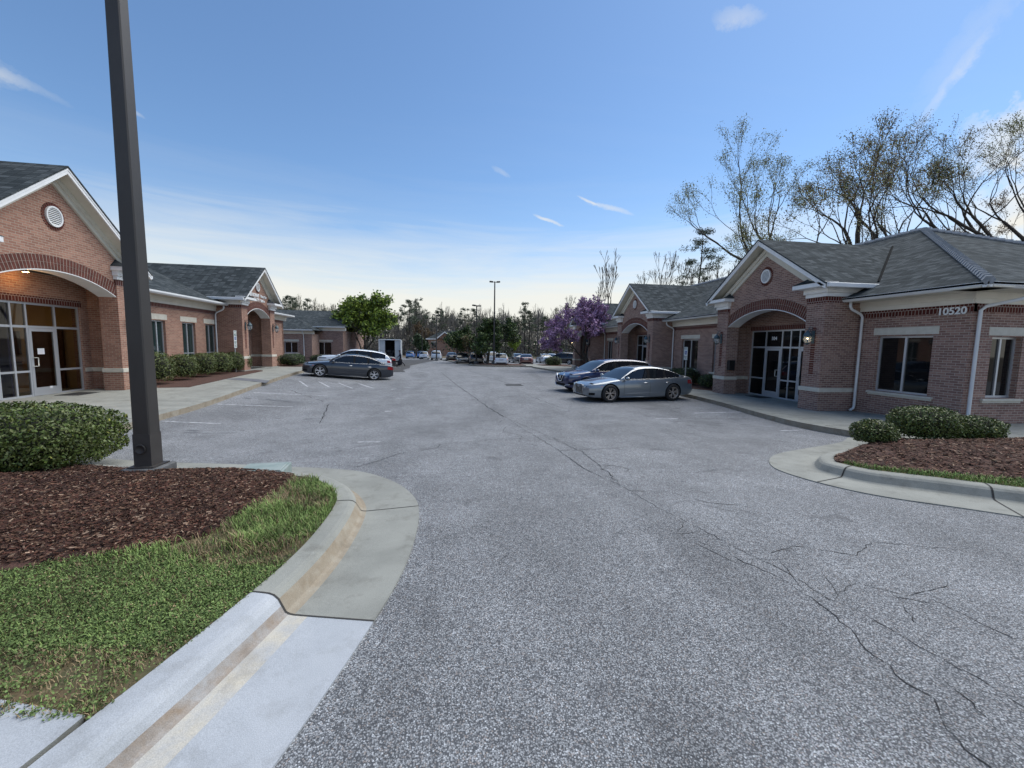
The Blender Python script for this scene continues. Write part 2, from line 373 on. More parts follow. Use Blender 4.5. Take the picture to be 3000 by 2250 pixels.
def offset_path(P,d):
    out=[]
    for i,p in enumerate(P):
        a=P[max(i-1,0)];b=P[min(i+1,len(P)-1)]; dx,dy=b[0]-a[0],b[1]-a[1]; L=math.hypot(dx,dy) or 1
        out.append((p[0]-dy/L*d,p[1]+dx/L*d))
    return out
def sweep(mb,P,prof,mis,s0=0,s1=None):
    "profile [(offset to the left, height)] swept along path P over the terrain; mis(i_station,k)->material"
    s1=len(P) if s1 is None else s1
    offs=[offset_path(P,o) for o,h in prof]; b=len(mb.v)
    for i in range(s0,s1):
        for k,(o,h) in enumerate(prof):
            x,y=offs[k][i]; mb.v.append((x,y,zg(x,y)+h))
    n=len(prof)
    for i in range(s1-s0-1):
        for k in range(n-1):
            mb.f.append([b+i*n+k,b+i*n+k+1,b+(i+1)*n+k+1,b+(i+1)*n+k]); mb.m.append(mis(i+s0,k)); mb.sm.append(False)
def strip(mb,P,wd,dz,mi,taper=True,jit=0.):
    "thin strip painted or cracked into a surface"
    n=len(P); L=[];R=[]
    for i,p in enumerate(P):
        a=P[max(i-1,0)];b=P[min(i+1,n-1)]; dx,dy=b[0]-a[0],b[1]-a[1]; l=math.hypot(dx,dy) or 1
        k=wd/2*(1+jit*random.uniform(-1,1))
        if taper and (i==0 or i==n-1): k*=.15
        for s,Q in ((1,L),(-1,R)): x=p[0]-s*dy/l*k; y=p[1]+s*dx/l*k; Q.append((x,y,zg(x,y)+dz))
    mb.add(L+R,[(i,n+i,n+i+1,i+1) for i in range(n-1)],mi)
def rough(P,step=.07,amp=.022):
    out=[]
    for (x0,y0),(x1,y1) in zip(P,P[1:]):
        L=math.hypot(x1-x0,y1-y0); k=max(int(L/step),1)
        for j in range(k):
            t=j/k; out.append((x0+(x1-x0)*t+random.gauss(0,amp),y0+(y1-y0)*t+random.gauss(0,amp)))
    out.append(P[-1]); return out
tag(terrain('ground',-900,900,-120,1500,-.06,M['dirt'],4.,60.),kind='structure')
lot=terrain('parking_lot',-30,34,-9,92,0,M['asphalt'],.8,3.)
tag(lot,kind='structure')
# dark newer asphalt of the side drive on the left, far
nd=slab('side_drive',[(-6.3,33.0),(-4.1,33.6),(-4.7,37.),(-4.6,41),(-5.2,47),(-4.6,58),(-3.2,75),(-30,75),(-30,44),(-12,40)],.004,M['asphalt_new'],step=3.,drop=.0)
tag(nd,kind='structure')
# painted stall lines, cracks
mk=MB()
for a,b in [((-7.15,10.9),(-5.9,11.02)),((-7.5,13.9),(-5.4,14.25)),((-7.75,16.75),(-5.2,17.25)),((-2.0,8.5),(-1.55,8.47)),
            ((-7.75,21.4),(-6.75,19.6)),((-6.95,21.8),(-5.95,20.1)),((-6.1,22.1),(-4.95,20.2)),((-5.2,22.5),(-4.0,20.3)),
            ((6.0,11.58),(6.7,11.53)),((7.9,12.65),(10.0,12.85)),((8.1,9.2),(8.8,9.25)),((9.1,9.3),(9.7,9.4)),
            ((-3.1,19.7),(-2.9,20.2)),((-2.6,20.6),(-2.3,20.6)),((-7.9,25.),(-7.2,25.2)),((-2.4,16.6),(-2.1,16.6)),((-2.3,13.4),(-2.1,13.4)),((7.5,15.6),(9.6,15.9)),((-4.2,34.2),(-2.6,31.8)),((-3.4,35.4),(-1.9,32.6)),((9.2,20.4),(6.9,20.1)),((7.6,17.9),(9.5,18.2))]:
    strip(mk,[a,((a[0]+b[0])/2,(a[1]+b[1])/2),b],.085,.005,0,False,.1)
tag(mk.build('painted_marking',[M['paint']],recalc=False,uv=False),kind='structure')
cr=MB()
main=[(-1.3,34.),(-.51,26.2),(-.04,22.06),(.69,17.09),(1.09,14.05),(1.49,12.03),(1.62,10.23),(1.78,8.75),(1.89,7.49),(1.93,6.39),(2.0,5.7),(2.08,5.45),(2.19,5.14),(2.26,4.68),(2.33,4.23),(2.43,3.91),(2.54,3.54),(2.6,3.27),(2.70,3.02),(2.74,2.75),(2.76,2.55),(2.85,2.39),(2.87,2.2),(2.89,2.03),(2.92,1.93),(2.95,1.76),(2.94,1.58),(2.99,1.2),(3.05,.3)]
strip(cr,rough(main[:6],.2,.02),.035,.003,0,jit=.6); strip(cr,rough(main[5:12],.1,.014),.010,.003,0,jit=.8); strip(cr,rough(main[11:],.05,.009),.0045,.003,0,jit=.9)
strip(cr,rough([(1.60,11.4),(1.95,9.6),(2.15,8.1),(2.3,7.0),(2.25,5.9),(2.2,5.2)],.1,.02),.010,.003,0,jit=.8)
for P,wd in [([(2.45,3.2),(2.62,2.78),(2.63,2.49),(2.59,2.17),(2.51,2.06),(2.53,1.92),(2.48,1.79),(2.53,1.7),(2.41,1.54),(2.36,1.43),(2.34,1.2)],.006),
            ([(2.79,1.89),(2.73,1.76),(2.73,1.67),(2.65,1.5),(2.65,1.41),(2.55,1.2)],.006),
            ([(-1.55,6.36),(-1.31,6.73),(-.99,7.31),(-.56,7.6),(-.36,7.81),(-.33,8.13),(.14,8.29),(.67,8.53),(1.07,8.57),(1.75,8.7)],.010),
            ([(1.06,37.8),(2.11,27.6),(2.95,22.9)],.04),([(1.9,7.3),(2.6,7.35),(3.3,7.5),(4.1,7.2)],.010),([(2.0,6.2),(2.5,6.1),(2.8,5.7),(3.6,5.6),(4.3,5.8)],.005),
            ([(2.2,4.9),(2.7,4.8),(3.0,4.4),(3.5,4.2)],.006),([(2.9,2.6),(3.2,2.7),(3.4,2.5),(3.9,2.6)],.005),([(2.8,3.2),(3.2,3.3),(3.6,3.1),(4.0,3.3),(4.6,3.1)],.005),([(3.1,2.2),(3.3,2.5),(3.55,2.4),(3.6,2.0)],.005),
            ([(-4.2,12.2),(-3.3,11.9),(-2.4,12.3),(-1.2,12.1)],.012),([(-7,18.2),(-4.6,15.4),(-4.0,12.9),(-3.6,11.2)],.03),([(1.2,14.5),(.2,14.2),(-1.1,14.4)],.014),([(1.4,12.4),(2.4,12.9),(4.2,12.5)],.012),([(1.3,10.5),(1.1,9.7),(1.45,9.0),(1.3,8.3),(1.6,7.7)],.009),([(3.0,19),(3.3,16),(3.8,13.5)],.018)]:
    strip(cr,rough(P,.06 if wd<.012 else .15,.010 if wd<.012 else .02),wd,.003,0,jit=.8)
for i in range(12):      # crazing along the main crack
    k=random.randrange(5,22); x,y=main[k]; x+=random.uniform(-.25,.4); y+=random.uniform(-.5,.5); a=random.uniform(0,6.28); P=[(x,y)]
    for j in range(random.randint(3,7)): a+=random.gauss(0,.6); P.append((P[-1][0]+.09*math.cos(a)*(1+y/8),P[-1][1]+.09*math.sin(a)*(1+y/8)))
    strip(cr,P,.0022+.0006*max(y,0),.003,0,jit=.7)
tag(cr.build('asphalt_crack',[M['crack']],recalc=False,uv=False),kind='structure')
def blob(mb,cx,cy,rx,ry,mi,dz,a0=0.,n=22):
    P=[]
    for j in range(n):
        a=2*math.pi*j/n; k=1+.35*noise.noise(Vector((cx+math.cos(a)*1.3,cy+math.sin(a)*1.3,.5))); x,y=rx*k*math.cos(a),ry*k*math.sin(a)
        P.append((cx+x*math.cos(a0)-y*math.sin(a0),cy+x*math.sin(a0)+y*math.cos(a0)))
    mb.add([(x,y,zg(x,y)+dz) for x,y in P],[tuple(range(n))],mi)
M['oil']=noisy('oil_darkened_asphalt',(.075,.08,.088),(.13,.135,.145),30.,.7)
ob_=MB(); random.seed(12)
for cx,cy,n_ in [(-5.9,12.6,9),(-6.3,15.3,10),(-6.2,18.3,8),(-4.9,12.2,5),(6.9,13.6,9),(7.6,10.4,8),(6.2,10.9,5),(-5.6,9.9,6),(8.2,17.8,5),(-5.0,27.8,6),(2.6,13.2,3),(-1.6,18.0,3)]:
    for k in range(n_): blob(ob_,cx+random.gauss(0,.42),cy+random.gauss(0,.16),random.uniform(.05,.26),random.uniform(.02,.07),0,.002+.0003*k,random.uniform(-.3,.3),14)
tag(ob_.build('oil_stain',[M['oil']],recalc=False,uv=False),kind='structure')
# utility patch grate in the asphalt
dg=MB(); gx,gy=3.09,22.15
for i in range(9): dg.box(gx-.42+.1*i,gx-.42+.1*i+.05,gy-.42,gy+.42,zg(gx,gy)-.03,zg(gx,gy)+.012)
dg.box(gx-.48,gx+.48,gy-.48,gy-.42,zg(gx,gy)-.03,zg(gx,gy)+.012); dg.box(gx-.48,gx+.48,gy+.42,gy+.48,zg(gx,gy)-.03,zg(gx,gy)+.012)
gm=noisy('cast_iron',(.02,.02,.02),(.05,.045,.04),30.,.8)
tag(dg.build('drain_grate',gm),'dark cast iron storm drain grate set in the grey asphalt','drain')
# ---- left island: kerb with gutter pan
LP=smooth_path([(-1.5,-1.6),(-1.12,.3),(-.86,1.45),(-.72,1.95),(-.57,2.53),(-.46,3.05),(-.40,3.6),(-.40,4.3),(-.50,4.87),(-.82,5.5),(-1.35,6.05),(-1.95,6.32),(-2.6,6.48),(-3.6,6.75),(-4.8,7.0),(-5.9,7.4),(-6.55,8.1),(-6.75,8.9)],.09)
KP=[(0,-.06),(0,.012),(.10,.011),(.22,.010),(.34,.009),(.46,.008),(.56,.008),(.595,.012),(.62,.025),(.645,.07),(.668,.112),(.70,.138),(.735,.148),(.79,.151),(.86,.152),(.86,-.1)]
def kerb_mat(i,k):
    new=LP[i][1]<2.62
    if new: return 4 if k in (5,6) else (3 if k in (7,8) else 1)
    if 6<=k<=9: return 2
    return 1 if new else 0
kb=MB(); sweep(kb,LP,KP,kerb_mat); 
island_l=kb.build('kerb',[M['concrete'],M['concrete_new'],M['kerbface'],M['kerbstain_new'],M['kerbcream_new']],recalc=False); tag(island_l,kind='structure')
def joint(mb,P,i,prof,wd=.010):
    A=[offset_path(P,o)[i] for o,h in prof[1:-1]]; B=[offset_path(P,o)[i+1] for o,h in prof[1:-1]]
    a,b=P[i],P[i+1]; L=math.hypot(b[0]-a[0],b[1]-a[1]); ux,uy=(b[0]-a[0])/L,(b[1]-a[1])/L
    v=[]
    for (x,y),(o,h) in zip(A,prof[1:-1]): v+=[(x,y,zg(x,y)+h+.003),(x+ux*wd,y+uy*wd,zg(x,y)+h+.003)]
    # push outwards from the kerb face a little
    n=len(v)//2; mb.add(v,[(2*j,2*j+1,2*j+3,2*j+2) for j in range(n-1)],0)
jb=MB()
def near_i(P,y,lo=0): return min(range(lo,len(P)-1),key=lambda i:abs(P[i][1]-y))
for y in (2.62,): joint(jb,LP,near_i(LP,y),[(o-.004,h) for o,h in KP],.012)
i45=min(range(len(LP)),key=lambda i:math.hypot(LP[i][0]+.45,LP[i][1]-4.6)); joint(jb,LP,i45,[(o-.004,h) for o,h in KP],.012)
i0=near_i(LP,.2); joint(jb,LP,i0,KP)
# left island fill: turf strip and mulch
inner=offset_path(LP,.862)
iL=[p for p in inner if p[1]>1.85]
turf_edge=[(-2.35,1.98),(-3.6,1.6),(-6,1.2),(-6.2,3.1),(-3.22,3.08),(-2.69,3.27),(-2.34,3.5),(-2.14,3.74),(-2.09,4.27),(-2.03,4.88),(-2.05,5.38)]
def mnd(x,y): return .105*sm((-x-1.9)/1.0)*sm((5.8-y)/.4)*sm((y-2.4)/1.)
ei=[p for p in iL if p[0]>-2.05 or p[1]<2.4]
turfpoly=[(-1.62,1.92)]+ei+turf_edge[::-1]
def clean(P):
    o=[P[0]]
    for p in P[1:]:
        if math.hypot(p[0]-o[-1][0],p[1]-o[-1][1])>.02: o.append(p)
    return o
turfpoly=clean(turfpoly)
tp=slab('lawn',turfpoly,.14,M['turf'],step=.15,mound=mnd,jitter=.012); tag(tp,kind='structure')
back=[p for p in inner if p[0]<-2.05 and p[1]>4]
mulchpoly=clean([(-6.2,3.1),(-3.22,3.08),(-2.69,3.27),(-2.34,3.5),(-2.14,3.74),(-2.09,4.27),(-2.03,4.88),(-2.05,5.38)]+back+[(-8.,8.6),(-9.5,8.4),(-9.5,3.6)])
def mnd2(x,y): return .105*sm((-x-1.9)/1.0)*sm((5.8-y)/.4)*sm((y-2.4)/1.)+.02*noise.noise(Vector((x*1.7,y*1.7,0)))
mp_=slab('mulch_bed',mulchpoly,.155,M['mulch'],step=.12,mound=mnd2,jitter=.02); tag(mp_,kind='structure')
# near-left footpath slab behind the kerb
fp=[p for p in inner if p[1]<1.9]
fpoly=clean([(x-.025,y) for x,y in fp]+[(-1.66,1.93),(-2.13,2.07),(-3.6,2.35),(-6,2.7),(-6,-1.6)])
tag(slab('footpath',fpoly,.155,M['concrete_new'],step=1.,side=M['concrete']),kind='structure')
# ---- right island
RP=smooth_path([(12.5,-.3),(9.0,1.75),(7.2,3.02),(6.35,3.63),(5.94,3.94),(5.45,4.3),(5.18,4.62),(5.0,5.07),(4.96,5.56),(5.12,5.95),(5.5,6.38),(5.95,6.68),(6.6,6.95),(7.4,7.25),(8.2,7.6),(8.9,8.1)],.12)
def kerb_off(prof): return [(-o,h) for o,h in prof]
kr=MB(); sweep(kr,RP,kerb_off(KP),lambda i,k: 2 if 7<=k<=9 else 0)
tag(kr.build('kerb',[M['concrete'],M['concrete_new'],M['concrete']],recalc=False),kind='structure')
ij=min(range(len(RP)),key=lambda i:math.hypot(RP[i][0]-4.98,RP[i][1]-4.95)); joint(jb,RP,ij,[(-o+.004,h) for o,h in KP],.02)
ij=min(range(len(RP)),key=lambda i:math.hypot(RP[i][0]-6.3,RP[i][1]-3.66)); joint(jb,RP,ij,[(-o+.004,h) for o,h in KP],.02)
rin=offset_path(RP,-.862)
gfront=[(5.95,5.42),(5.98,5.2),(6.25,5.0),(6.6,4.8),(7.05,4.58),(7.71,4.3),(9.0,3.75),(11.,2.7),(13.,1.8)]
rf=[p for p in rin if p[0]<13 and not (p[1]>5.45)]
tag(slab('lawn',clean(rf+gfront),.14,M['turf'],step=.2,jitter=.012),kind='structure')
rb=[p for p in rin if p[1]>5.42 and p[0]<9.2]
def mnd3(x,y): return .16*sm(min((x-6.2)/1.8,(11.5-x)/1.0,1)) *sm((6.9-y)/.9)*sm((y-4.4+.3*(x-7.))/1.2)
tag(slab('mulch_bed',clean(gfront[::-1]+rb+[(9.3,7.0),(13,6.9)]),.16,M['mulch'],step=.15,mound=mnd3,jitter=.02),kind='structure')
# ---- footpaths along the buildings
lk=[(-6.9,8.9),(-6.98,9.38),(-7.24,10.89),(-7.55,13.5),(-7.92,16.05),(-8.25,18.2),(-8.75,22.),(-9.3,26.6),(-9.8,30.5),(-10.6,34.5),(-12.5,38.5)]
lkp=smooth_path(lk,.5)
def dropk(p):   # lowered kerb at the ramp
    return .15
tag(slab('footpath',clean(lkp+[(-14.5,41.),(-18,40),(-16,30),(-14.5,20),(-14,14),(-14,7.5),(-9.0,7.6)]),.15,M['concrete'],step=1.5,side=M['kerbface']),kind='structure')
rk=[(9.3,7.2),(9.09,9.6),(9.72,12.32),(10.05,14.5),(10.12,16.23),(10.1,20),(9.9,25),(9.4,30),(8.9,34.7),(8.6,38.5),(8.4,42.)]
rkp=smooth_path([(9.3,7.15),(9.05,8.3),(9.09,9.6),(9.5,11.4),(9.85,13.2),(10.08,15.5),(10.12,18),(10.05,22),(9.8,26),(9.4,30.5),(8.95,35),(8.5,40),(8.2,43.)],.5)
tag(slab('footpath',clean(rkp+[(14,43),(14.5,30),(14.5,15),(14.5,9.2),(20,9.2),(20,6.9),(13,6.9)]),.15,M['concrete'],step=1.5,side=M['kerbface']),kind='structure')
# joints across the footpaths
for x0,y0,x1,y1 in [(-7.5,13.3,-10.9,13.0),(-8.0,16.6,-9.9,16.5),(-8.3,18.9,-10.3,18.8),(-8.8,22.6,-10.7,22.5),(-9.3,26.4,-10.9,26.2),(-7.2,10.3,-11,9.9),(9.3,10.9,11.8,11.0),(9.85,13.6,11.8,13.7),(10.1,16.5,11.8,16.5),(10.1,19,12.,19),(9.2,9,13,9.2),(9.2,7.3,9.2,9)]:
    n=8; P=[(x0+(x1-x0)*i/n,y0+(y1-y0)*i/n) for i in range(n+1)]
    strip(jb,P,.018,.1535,0,False)
rr_=[(-1.675,1.93),(-1.76,1.5),(-1.86,1.1)]
tag(jb.build('expansion_joint',[M['joint']],recalc=False,uv=False),kind='structure')
# dark tactile strip of the ramp on the left footpath
tag(slab('ramp_strip',[(-10.35,19.95),(-8.12,18.65),(-8.36,19.6),(-10.2,20.7)],.156,noisy('tactile_paving',(.10,.105,.12),(.17,.175,.19),8.,.8),step=1.,drop=.02),kind='structure')
# planting beds along the walls
tag(slab('mulch_bed',[(-13.,16.9),(-11.0,16.5),(-9.99,16.75),(-10.35,19.5),(-10.7,22.4),(-11.0,25.0),(-11.4,25.6),(-13.2,25.9)],.17,M['mulch'],step=.5,jitter=.03),kind='structure')
tag(slab('mulch_bed',[(-11.9,30.4),(-10.9,30.6),(-10.9,31.4),(-12.6,37.5),(-16,41),(-17,41),(-13.6,31)],.17,M['mulch'],step=.8,jitter=.03),kind='structure')
tag(slab('mulch_bed',[(13.4,17.9),(12.2,18.0),(11.7,18.8),(11.6,22.),(11.9,23.2),(13.4,23.2)],.17,M['mulch'],step=.5,jitter=.03),kind='structure')
tag(slab('mulch_bed',[(13.4,30.),(12.0,30.3),(10.8,31.5),(10.6,35.5),(11.5,36.),(13.4,36)],.17,M['mulch'],step=.8,jitter=.03),kind='structure')
# ---------------------------------------------------------------- buildings
def frameR(x0):   # u along +y, d (depth away from the road) along +x
    return lambda u,d,z:(x0+d,u,z)
def frameL(x0,ang):
    a=R_(ang); s,c=math.sin(a),math.cos(a)
    return lambda u,d,z:(x0*c*c+u*s-d*c,-x0*s*c+u*c+d*s,z)
def frameF(x0,y0,ang=0.):   # facade facing the camera: u along +x, d along +y
    a=R_(ang); s,c=math.sin(a),math.cos(a)
    return lambda u,d,z:(x0+u*c-d*s,y0+u*s+d*c,z)
def wall(mb,u0,u1,z0,z1,d0,d1,holes=(),mi=0):
    us=sorted({u0,u1,*[h[0] for h in holes],*[h[1] for h in holes]}); zs=sorted({z0,z1,*[h[2] for h in holes],*[h[3] for h in holes]})
    us=[u for u in us if u0<=u<=u1]; zs=[z for z in zs if z0<=z<=z1]
    for a,b in zip(us,us[1:]):
        run=None
        for c,e in zip(zs,zs[1:]):
            cu,cz=(a+b)/2,(c+e)/2
            hole=any(h[0]<cu<h[1] and h[2]<cz<h[3] for h in holes)
            if hole:
                if run: mb.box(a,b,d0,d1,run[0],run[1],mi); run=None
            else: run=(run[0],e) if run else (c,e)
        if run: mb.box(a,b,d0,d1,run[0],run[1],mi)
def window(T,parent,u0,u1,z0,z1,d,mull=1,glass='glass',rail=False,fw=.055,sill=True):
    f=MB(T); f.box(u0,u0+fw,d,d+.06,z0,z1); f.box(u1-fw,u1,d,d+.06,z0,z1); f.box(u0+fw,u1-fw,d,d+.06,z1-fw,z1); f.box(u0+fw,u1-fw,d,d+.06,z0,z0+fw)
    for i in range(mull):
        c=u0+(u1-u0)*(i+1)/(mull+1); f.box(c-.03,c+.03,d-.005,d+.055,z0+fw,z1-fw)
    if rail: f.box(u0+fw,u1-fw,d+.002,d+.05,z0+.33,z0+.37)
    fo=f.build('window',M['frame'],parent)
    g=MB(T); g.box(u0+fw,u1-fw,d+.03,d+.04,z0+fw,z1-fw); g.build('pane',M[glass],fo,recalc=True)
    return fo
def lintel_sill(T,parent,u0,u1,z0,z1,d,over=.13,lh=.22):
    l=MB(T); l.box(u0-over,u1+over,d-.012,d+.1,z1+.03,z1+.03+lh); l.build('lintel',M['stone'],parent,bevel=.006)
    s=MB(T); s.box(u0-.16,u1+.16,d-.07,d+.1,z0-.075,z0-.012); s.box(u0-.13,u1+.13,d-.04,d+.1,z0-.13,z0-.075); s.build('sill',M['stone'],parent,bevel=.006)
def downspout(T,parent,u,d,ztop,zbot,off=.55,kick=True,du=0.):
    m=MB(T); m.tube([(u+du,d-off,ztop),(u+du,d-off,ztop-.16),(u+du*.8,d-off+.06,ztop-.25),(u+du*.1,d-.14,ztop-.40),(u,d-.07,ztop-.5),(u,d-.07,zbot+.22)]+([(u,d-.09,zbot+.12),(u,d-.22,zbot+.05)] if kick else [(u,d-.07,zbot+.05)]),.042,6,square=False)
    return m.build('downspout',M['gutter'],parent)
def lantern(T,parent,u,d,z,s=1.,lit=True):
    m=MB(T)
    def L(prof,dz=0.):
        n=12; v=[];f=[]
        for r,h in prof:
            for j in range(n): a=2*math.pi*j/n; v.append((u+r*s*math.cos(a),d-.23*s+r*s*math.sin(a),z+h*s))
        for i in range(len(prof)-1):
            for j in range(n): f.append((i*n+j,i*n+(j+1)%n,(i+1)*n+(j+1)%n,(i+1)*n+j))
        m.add(v,f,0,True)
    m.box(u-.055*s,u+.055*s,d-.03,d,z-.17*s,z+.26*s)                      # back plate
    m.tube([(u,d-.03,z+.12*s),(u,d-.12*s,z+.25*s),(u,d-.2*s,z+.34*s),(u,d-.23*s,z+.26*s)],.012*s,6)
    m.tube([(u,d-.03,z+.2*s),(u,d-.08*s,z+.36*s),(u,d-.17*s,z+.39*s),(u,d-.2*s,z+.32*s)],.008*s,6)
    L([(.0,.27),(.03,.25),(.06,.20),(.10,.17),(.125,.10),(.135,.085),(.12,.08)])      # dome
    L([(.125,.075),(.13,.06),(.125,.05)])
    L([(.07,-.155),(.06,-.185),(.02,-.215),(.0,-.22)])
    for k in range(4):
        a=math.pi/4+k*math.pi/2; ca,sa=math.cos(a),math.sin(a)
        m.tube([(u+.12*s*ca,d-.23*s+.12*s*sa,z+.07*s),(u+.135*s*ca,d-.23*s+.135*s*sa,z-.04*s),(u+.07*s*ca,d-.23*s+.07*s*sa,z-.16*s)],.007*s,4)
    o=m.build('lantern',M['lantern'],parent)
    g=MB(T); u_,d_=u,d
    n=10; v=[];f=[]
    prof=[(.105,.06),(.118,0),(.112,-.07),(.06,-.15)]
    for r,h in prof:
        for j in range(n): a=2*math.pi*j/n; v.append((u+r*s*math.cos(a),d-.23*s+r*s*math.sin(a),z+h*s))
    for i in range(len(prof)-1):
        for j in range(n): f.append((i*n+j,i*n+(j+1)%n,(i+1)*n+(j+1)%n,(i+1)*n+j))
    g.add(v,f,0,True); g.build('lantern_glass',M['lampglass'],o)
    b=MB(T); v=[];f=[]
    for r,h in [(0,.03),(.016,.02),(.02,0),(.012,-.02),(0,-.03)]:
        for j in range(6): a=j*math.pi/3; v.append((u+r*s*math.cos(a),d-.23*s+r*s*math.sin(a),z+(h-.01)*s))
    for i in range(4):
        for j in range(6): f.append((i*6+j,i*6+(j+1)%6,(i+1)*6+(j+1)%6,(i+1)*6+j))
    b.add(v,f,0,True); b.build('bulb',M['bulb'] if lit else M['bulb_off'],o)
    return o
M['lampglass']=mat('seeded_glass',(.8,.85,.85),.08,0,.5)
def _lg():
    t,b=nodes(M['lampglass']); out=t.nodes['Material Output']; tr=N(t,'ShaderNodeBsdfTransparent'); tr.inputs[0].default_value=(.93,.95,.95,1)
    mx=N(t,'ShaderNodeMixShader'); mx.inputs[0].default_value=.28; t.links.new(tr.outputs[0],mx.inputs[1]); t.links.new(b.outputs[0],mx.inputs[2]); t.links.new(mx.outputs[0],out.inputs[0])
_lg()
M['bulb_off']=mat('frosted_bulb',(.8,.8,.78),.3)
M['bulb']=mat('lit_bulb',(1,.8,.5),.5); M['bulb'].node_tree.nodes['Principled BSDF'].inputs['Emission Color'].default_value=(1,.72,.35,1); M['bulb'].node_tree.nodes['Principled BSDF'].inputs['Emission Strength'].default_value=9.
def arch_pts(c,hw,zs,zc,n=20):
    "segmental arch from (c-hw,zs) over (c,zc) to (c+hw,zs)"
    h=zc-zs; Rr=(hw*hw+h*h)/(2*h); a=math.asin(min(hw/Rr,1)); return [(c+Rr*math.sin(-a+2*a*i/n),zc-Rr+Rr*math.cos(-a+2*a*i/n)) for i in range(n+1)]
def porch(T,parent,c,f,a,ow,cap,spring,crown,apex_in,slope,brick,roof_to,depth=1.3,over=.40,side=.32,ret=.25,vent_z=None,vent_r=.24,pw=None,strips=True,lit=(False,True),zwall=None,lant_s=1.,glass='glass',store=True,room=None,apup=.50):
    """entrance porch with two brick piers, segmental arch and gable.
    c centre, f floor height, a half width, ow half opening; heights are relative to the floor"""
    fr=MB(T); W=fr
    # piers
    for s in (-1,1):
        u0,u1=sorted((c+s*ow,c+s*a)); W.box(u0,u1,0.,.56,f,f+cap)
        W.box(min(u0,u1)-.02,max(u0,u1)+.02,-.025,.58,f-.25,f+.64)
        so=sorted((c+s*a,c+s*(a-.30))); W.box(so[0],so[1],.56,depth+.0,f-.25,f+cap)         # side wall back to the main wall
        so2=sorted((c+s*(a+.02),c+s*(a-.28))); W.box(so2[0],so2[1],.58,depth-.002,f-.25,f+.64)
    # wall over the arch with the gable
    ar=arch_pts(c,ow,f+spring,f+crown)
    top=f+apex_in; wt=f+cap+.16
    hw_t=(top-wt)/slope
    # pieces between neighbouring arch points up to the rake
    for (u0,z0),(u1,z1) in zip(ar,ar[1:]):
        def ztop(u): return max(top-slope*abs(u-c),wt)
        pts=[(u0,z0),(u1,z1),(u1,ztop(u1)),(u0,ztop(u0))]
        if u0<c<u1: pts=[(u0,z0),(u1,z1),(u1,ztop(u1)),(c,top),(u0,ztop(u0))]
        W.extr([(p[0],.06,p[1]) for p in pts],(0,.5,0))
    for s in (-1,1):
        e=c+s*max(hw_t,ow+.001)
        if hw_t>ow: W.extr([(c+s*ow,.061,f+cap),(e,.061,wt),(c+s*ow,.061,top-slope*ow)],(0,.44,0))
    fo=fr.build('porch',M[brick],parent)
    # arch courses
    A=MB(T)
    for ring,(r0,r1) in enumerate(((.012,.205),(.213,.40))):
        h=crown-spring; Rr=(ow*ow+h*h)/(2*h); zc=f+crown-Rr; al=math.asin(min(ow/Rr,1))
        n=int(2*al*(Rr+.2)/.10)
        for i in range(n):
            t0=-al+2*al*i/n; t1=-al+2*al*(i+.78)/n
            P=[]
            for (r,t) in ((r0,t0),(r0,t1),(r1,t1),(r1,t0)): P.append((c+(Rr+r)*math.sin(t),.045,zc+(Rr+r)*math.cos(t)))
            A.extr(P,(0,.03,0),0)
    A.build('arch_bricks',M['archbrick'],fo)
    Bm=MB(T); a1=[]
    h=crown-spring; Rr=(ow*ow+h*h)/(2*h); zc=f+crown-Rr; al=math.asin(min(ow/Rr,1))
    for i in range(24):
        t0=-al+2*al*i/24;t1=-al+2*al*(i+1)/24
        P=[(c+(Rr+r)*math.sin(t),.05,zc+(Rr+r)*math.cos(t)) for r,t in ((0.004,t0),(0.004,t1),(.405,t1),(.405,t0))]; Bm.extr(P,(0,.02,0),0)
    Bm.build('arch_mortar',M['mortar'],fo)
    S=MB(T)                                   # white soffit of the arch and porch ceiling
    for (u0,z0),(u1,z1) in zip(ar,ar[1:]):
        S.extr([(u0,.03,z0-.02),(u1,.03,z1-.02),(u1,.03,z1+.004),(u0,.03,z0+.004)],(0,.54,0))
    S.build('arch_soffit',M['white'],fo)
    C=MB(T); C.box(c-a+.30,c+a-.30,.56,depth,f+crown+.25,f+crown+.32); C.build('porch_ceiling',M['cream'],fo)
    # soldier course under the capitals, capitals, cornice returns
    so=MB(T)
    for s in (-1,1):
        so.nx(); u0,u1=sorted((c+s*(ow-.004),c+s*(a+.004))); so.box(u0-.004,u1+.004,-.012,.3,f+cap-.20,f+cap-.001)
        q=sorted((c+s*(a+.012),c+s*(a-.1))); so.box(q[0],q[1],.3,depth-.001,f+cap-.20,f+cap-.001)
    so.build('soldier_course',M['soldier'],fo)
    cp=MB(T)
    for s in (-1,1):
        cp.nx()
        for k,(z0,z1,o) in enumerate(((cap,cap+.12,.06),(cap+.12,cap+.29,.12))):
            q=sorted((c+s*(ow-o*.6),c+s*(a+o))); cp.box(q[0],q[1],-o,.062+.1,f+z0,f+z1)
            q=sorted((c+s*(a+o-.003),c+s*(a-.2))); cp.box(q[0],q[1],.162,depth+.3,f+z0+.001,f+z1)
    cp.build('capital',M['white'],fo,bevel=.01)
    cn=MB(T)
    ez=cap+.29
    for s in (-1,1):
        cn.nx(); q=sorted((c+s*(ow-ret),c+s*(a+side-.03))); cn.box(q[0],q[1],-over,.10,f+ez,f+ez+.14)
        q=sorted((c+s*(a+side),c+s*(a-.1))); cn.box(q[0],q[1],.10,depth+.6,f+ez+.001,f+ez+.05)
    cn.build('cornice_return',M['white'],fo,bevel=.008)
    rs=MB(T)                                   # small shingled roof of each return
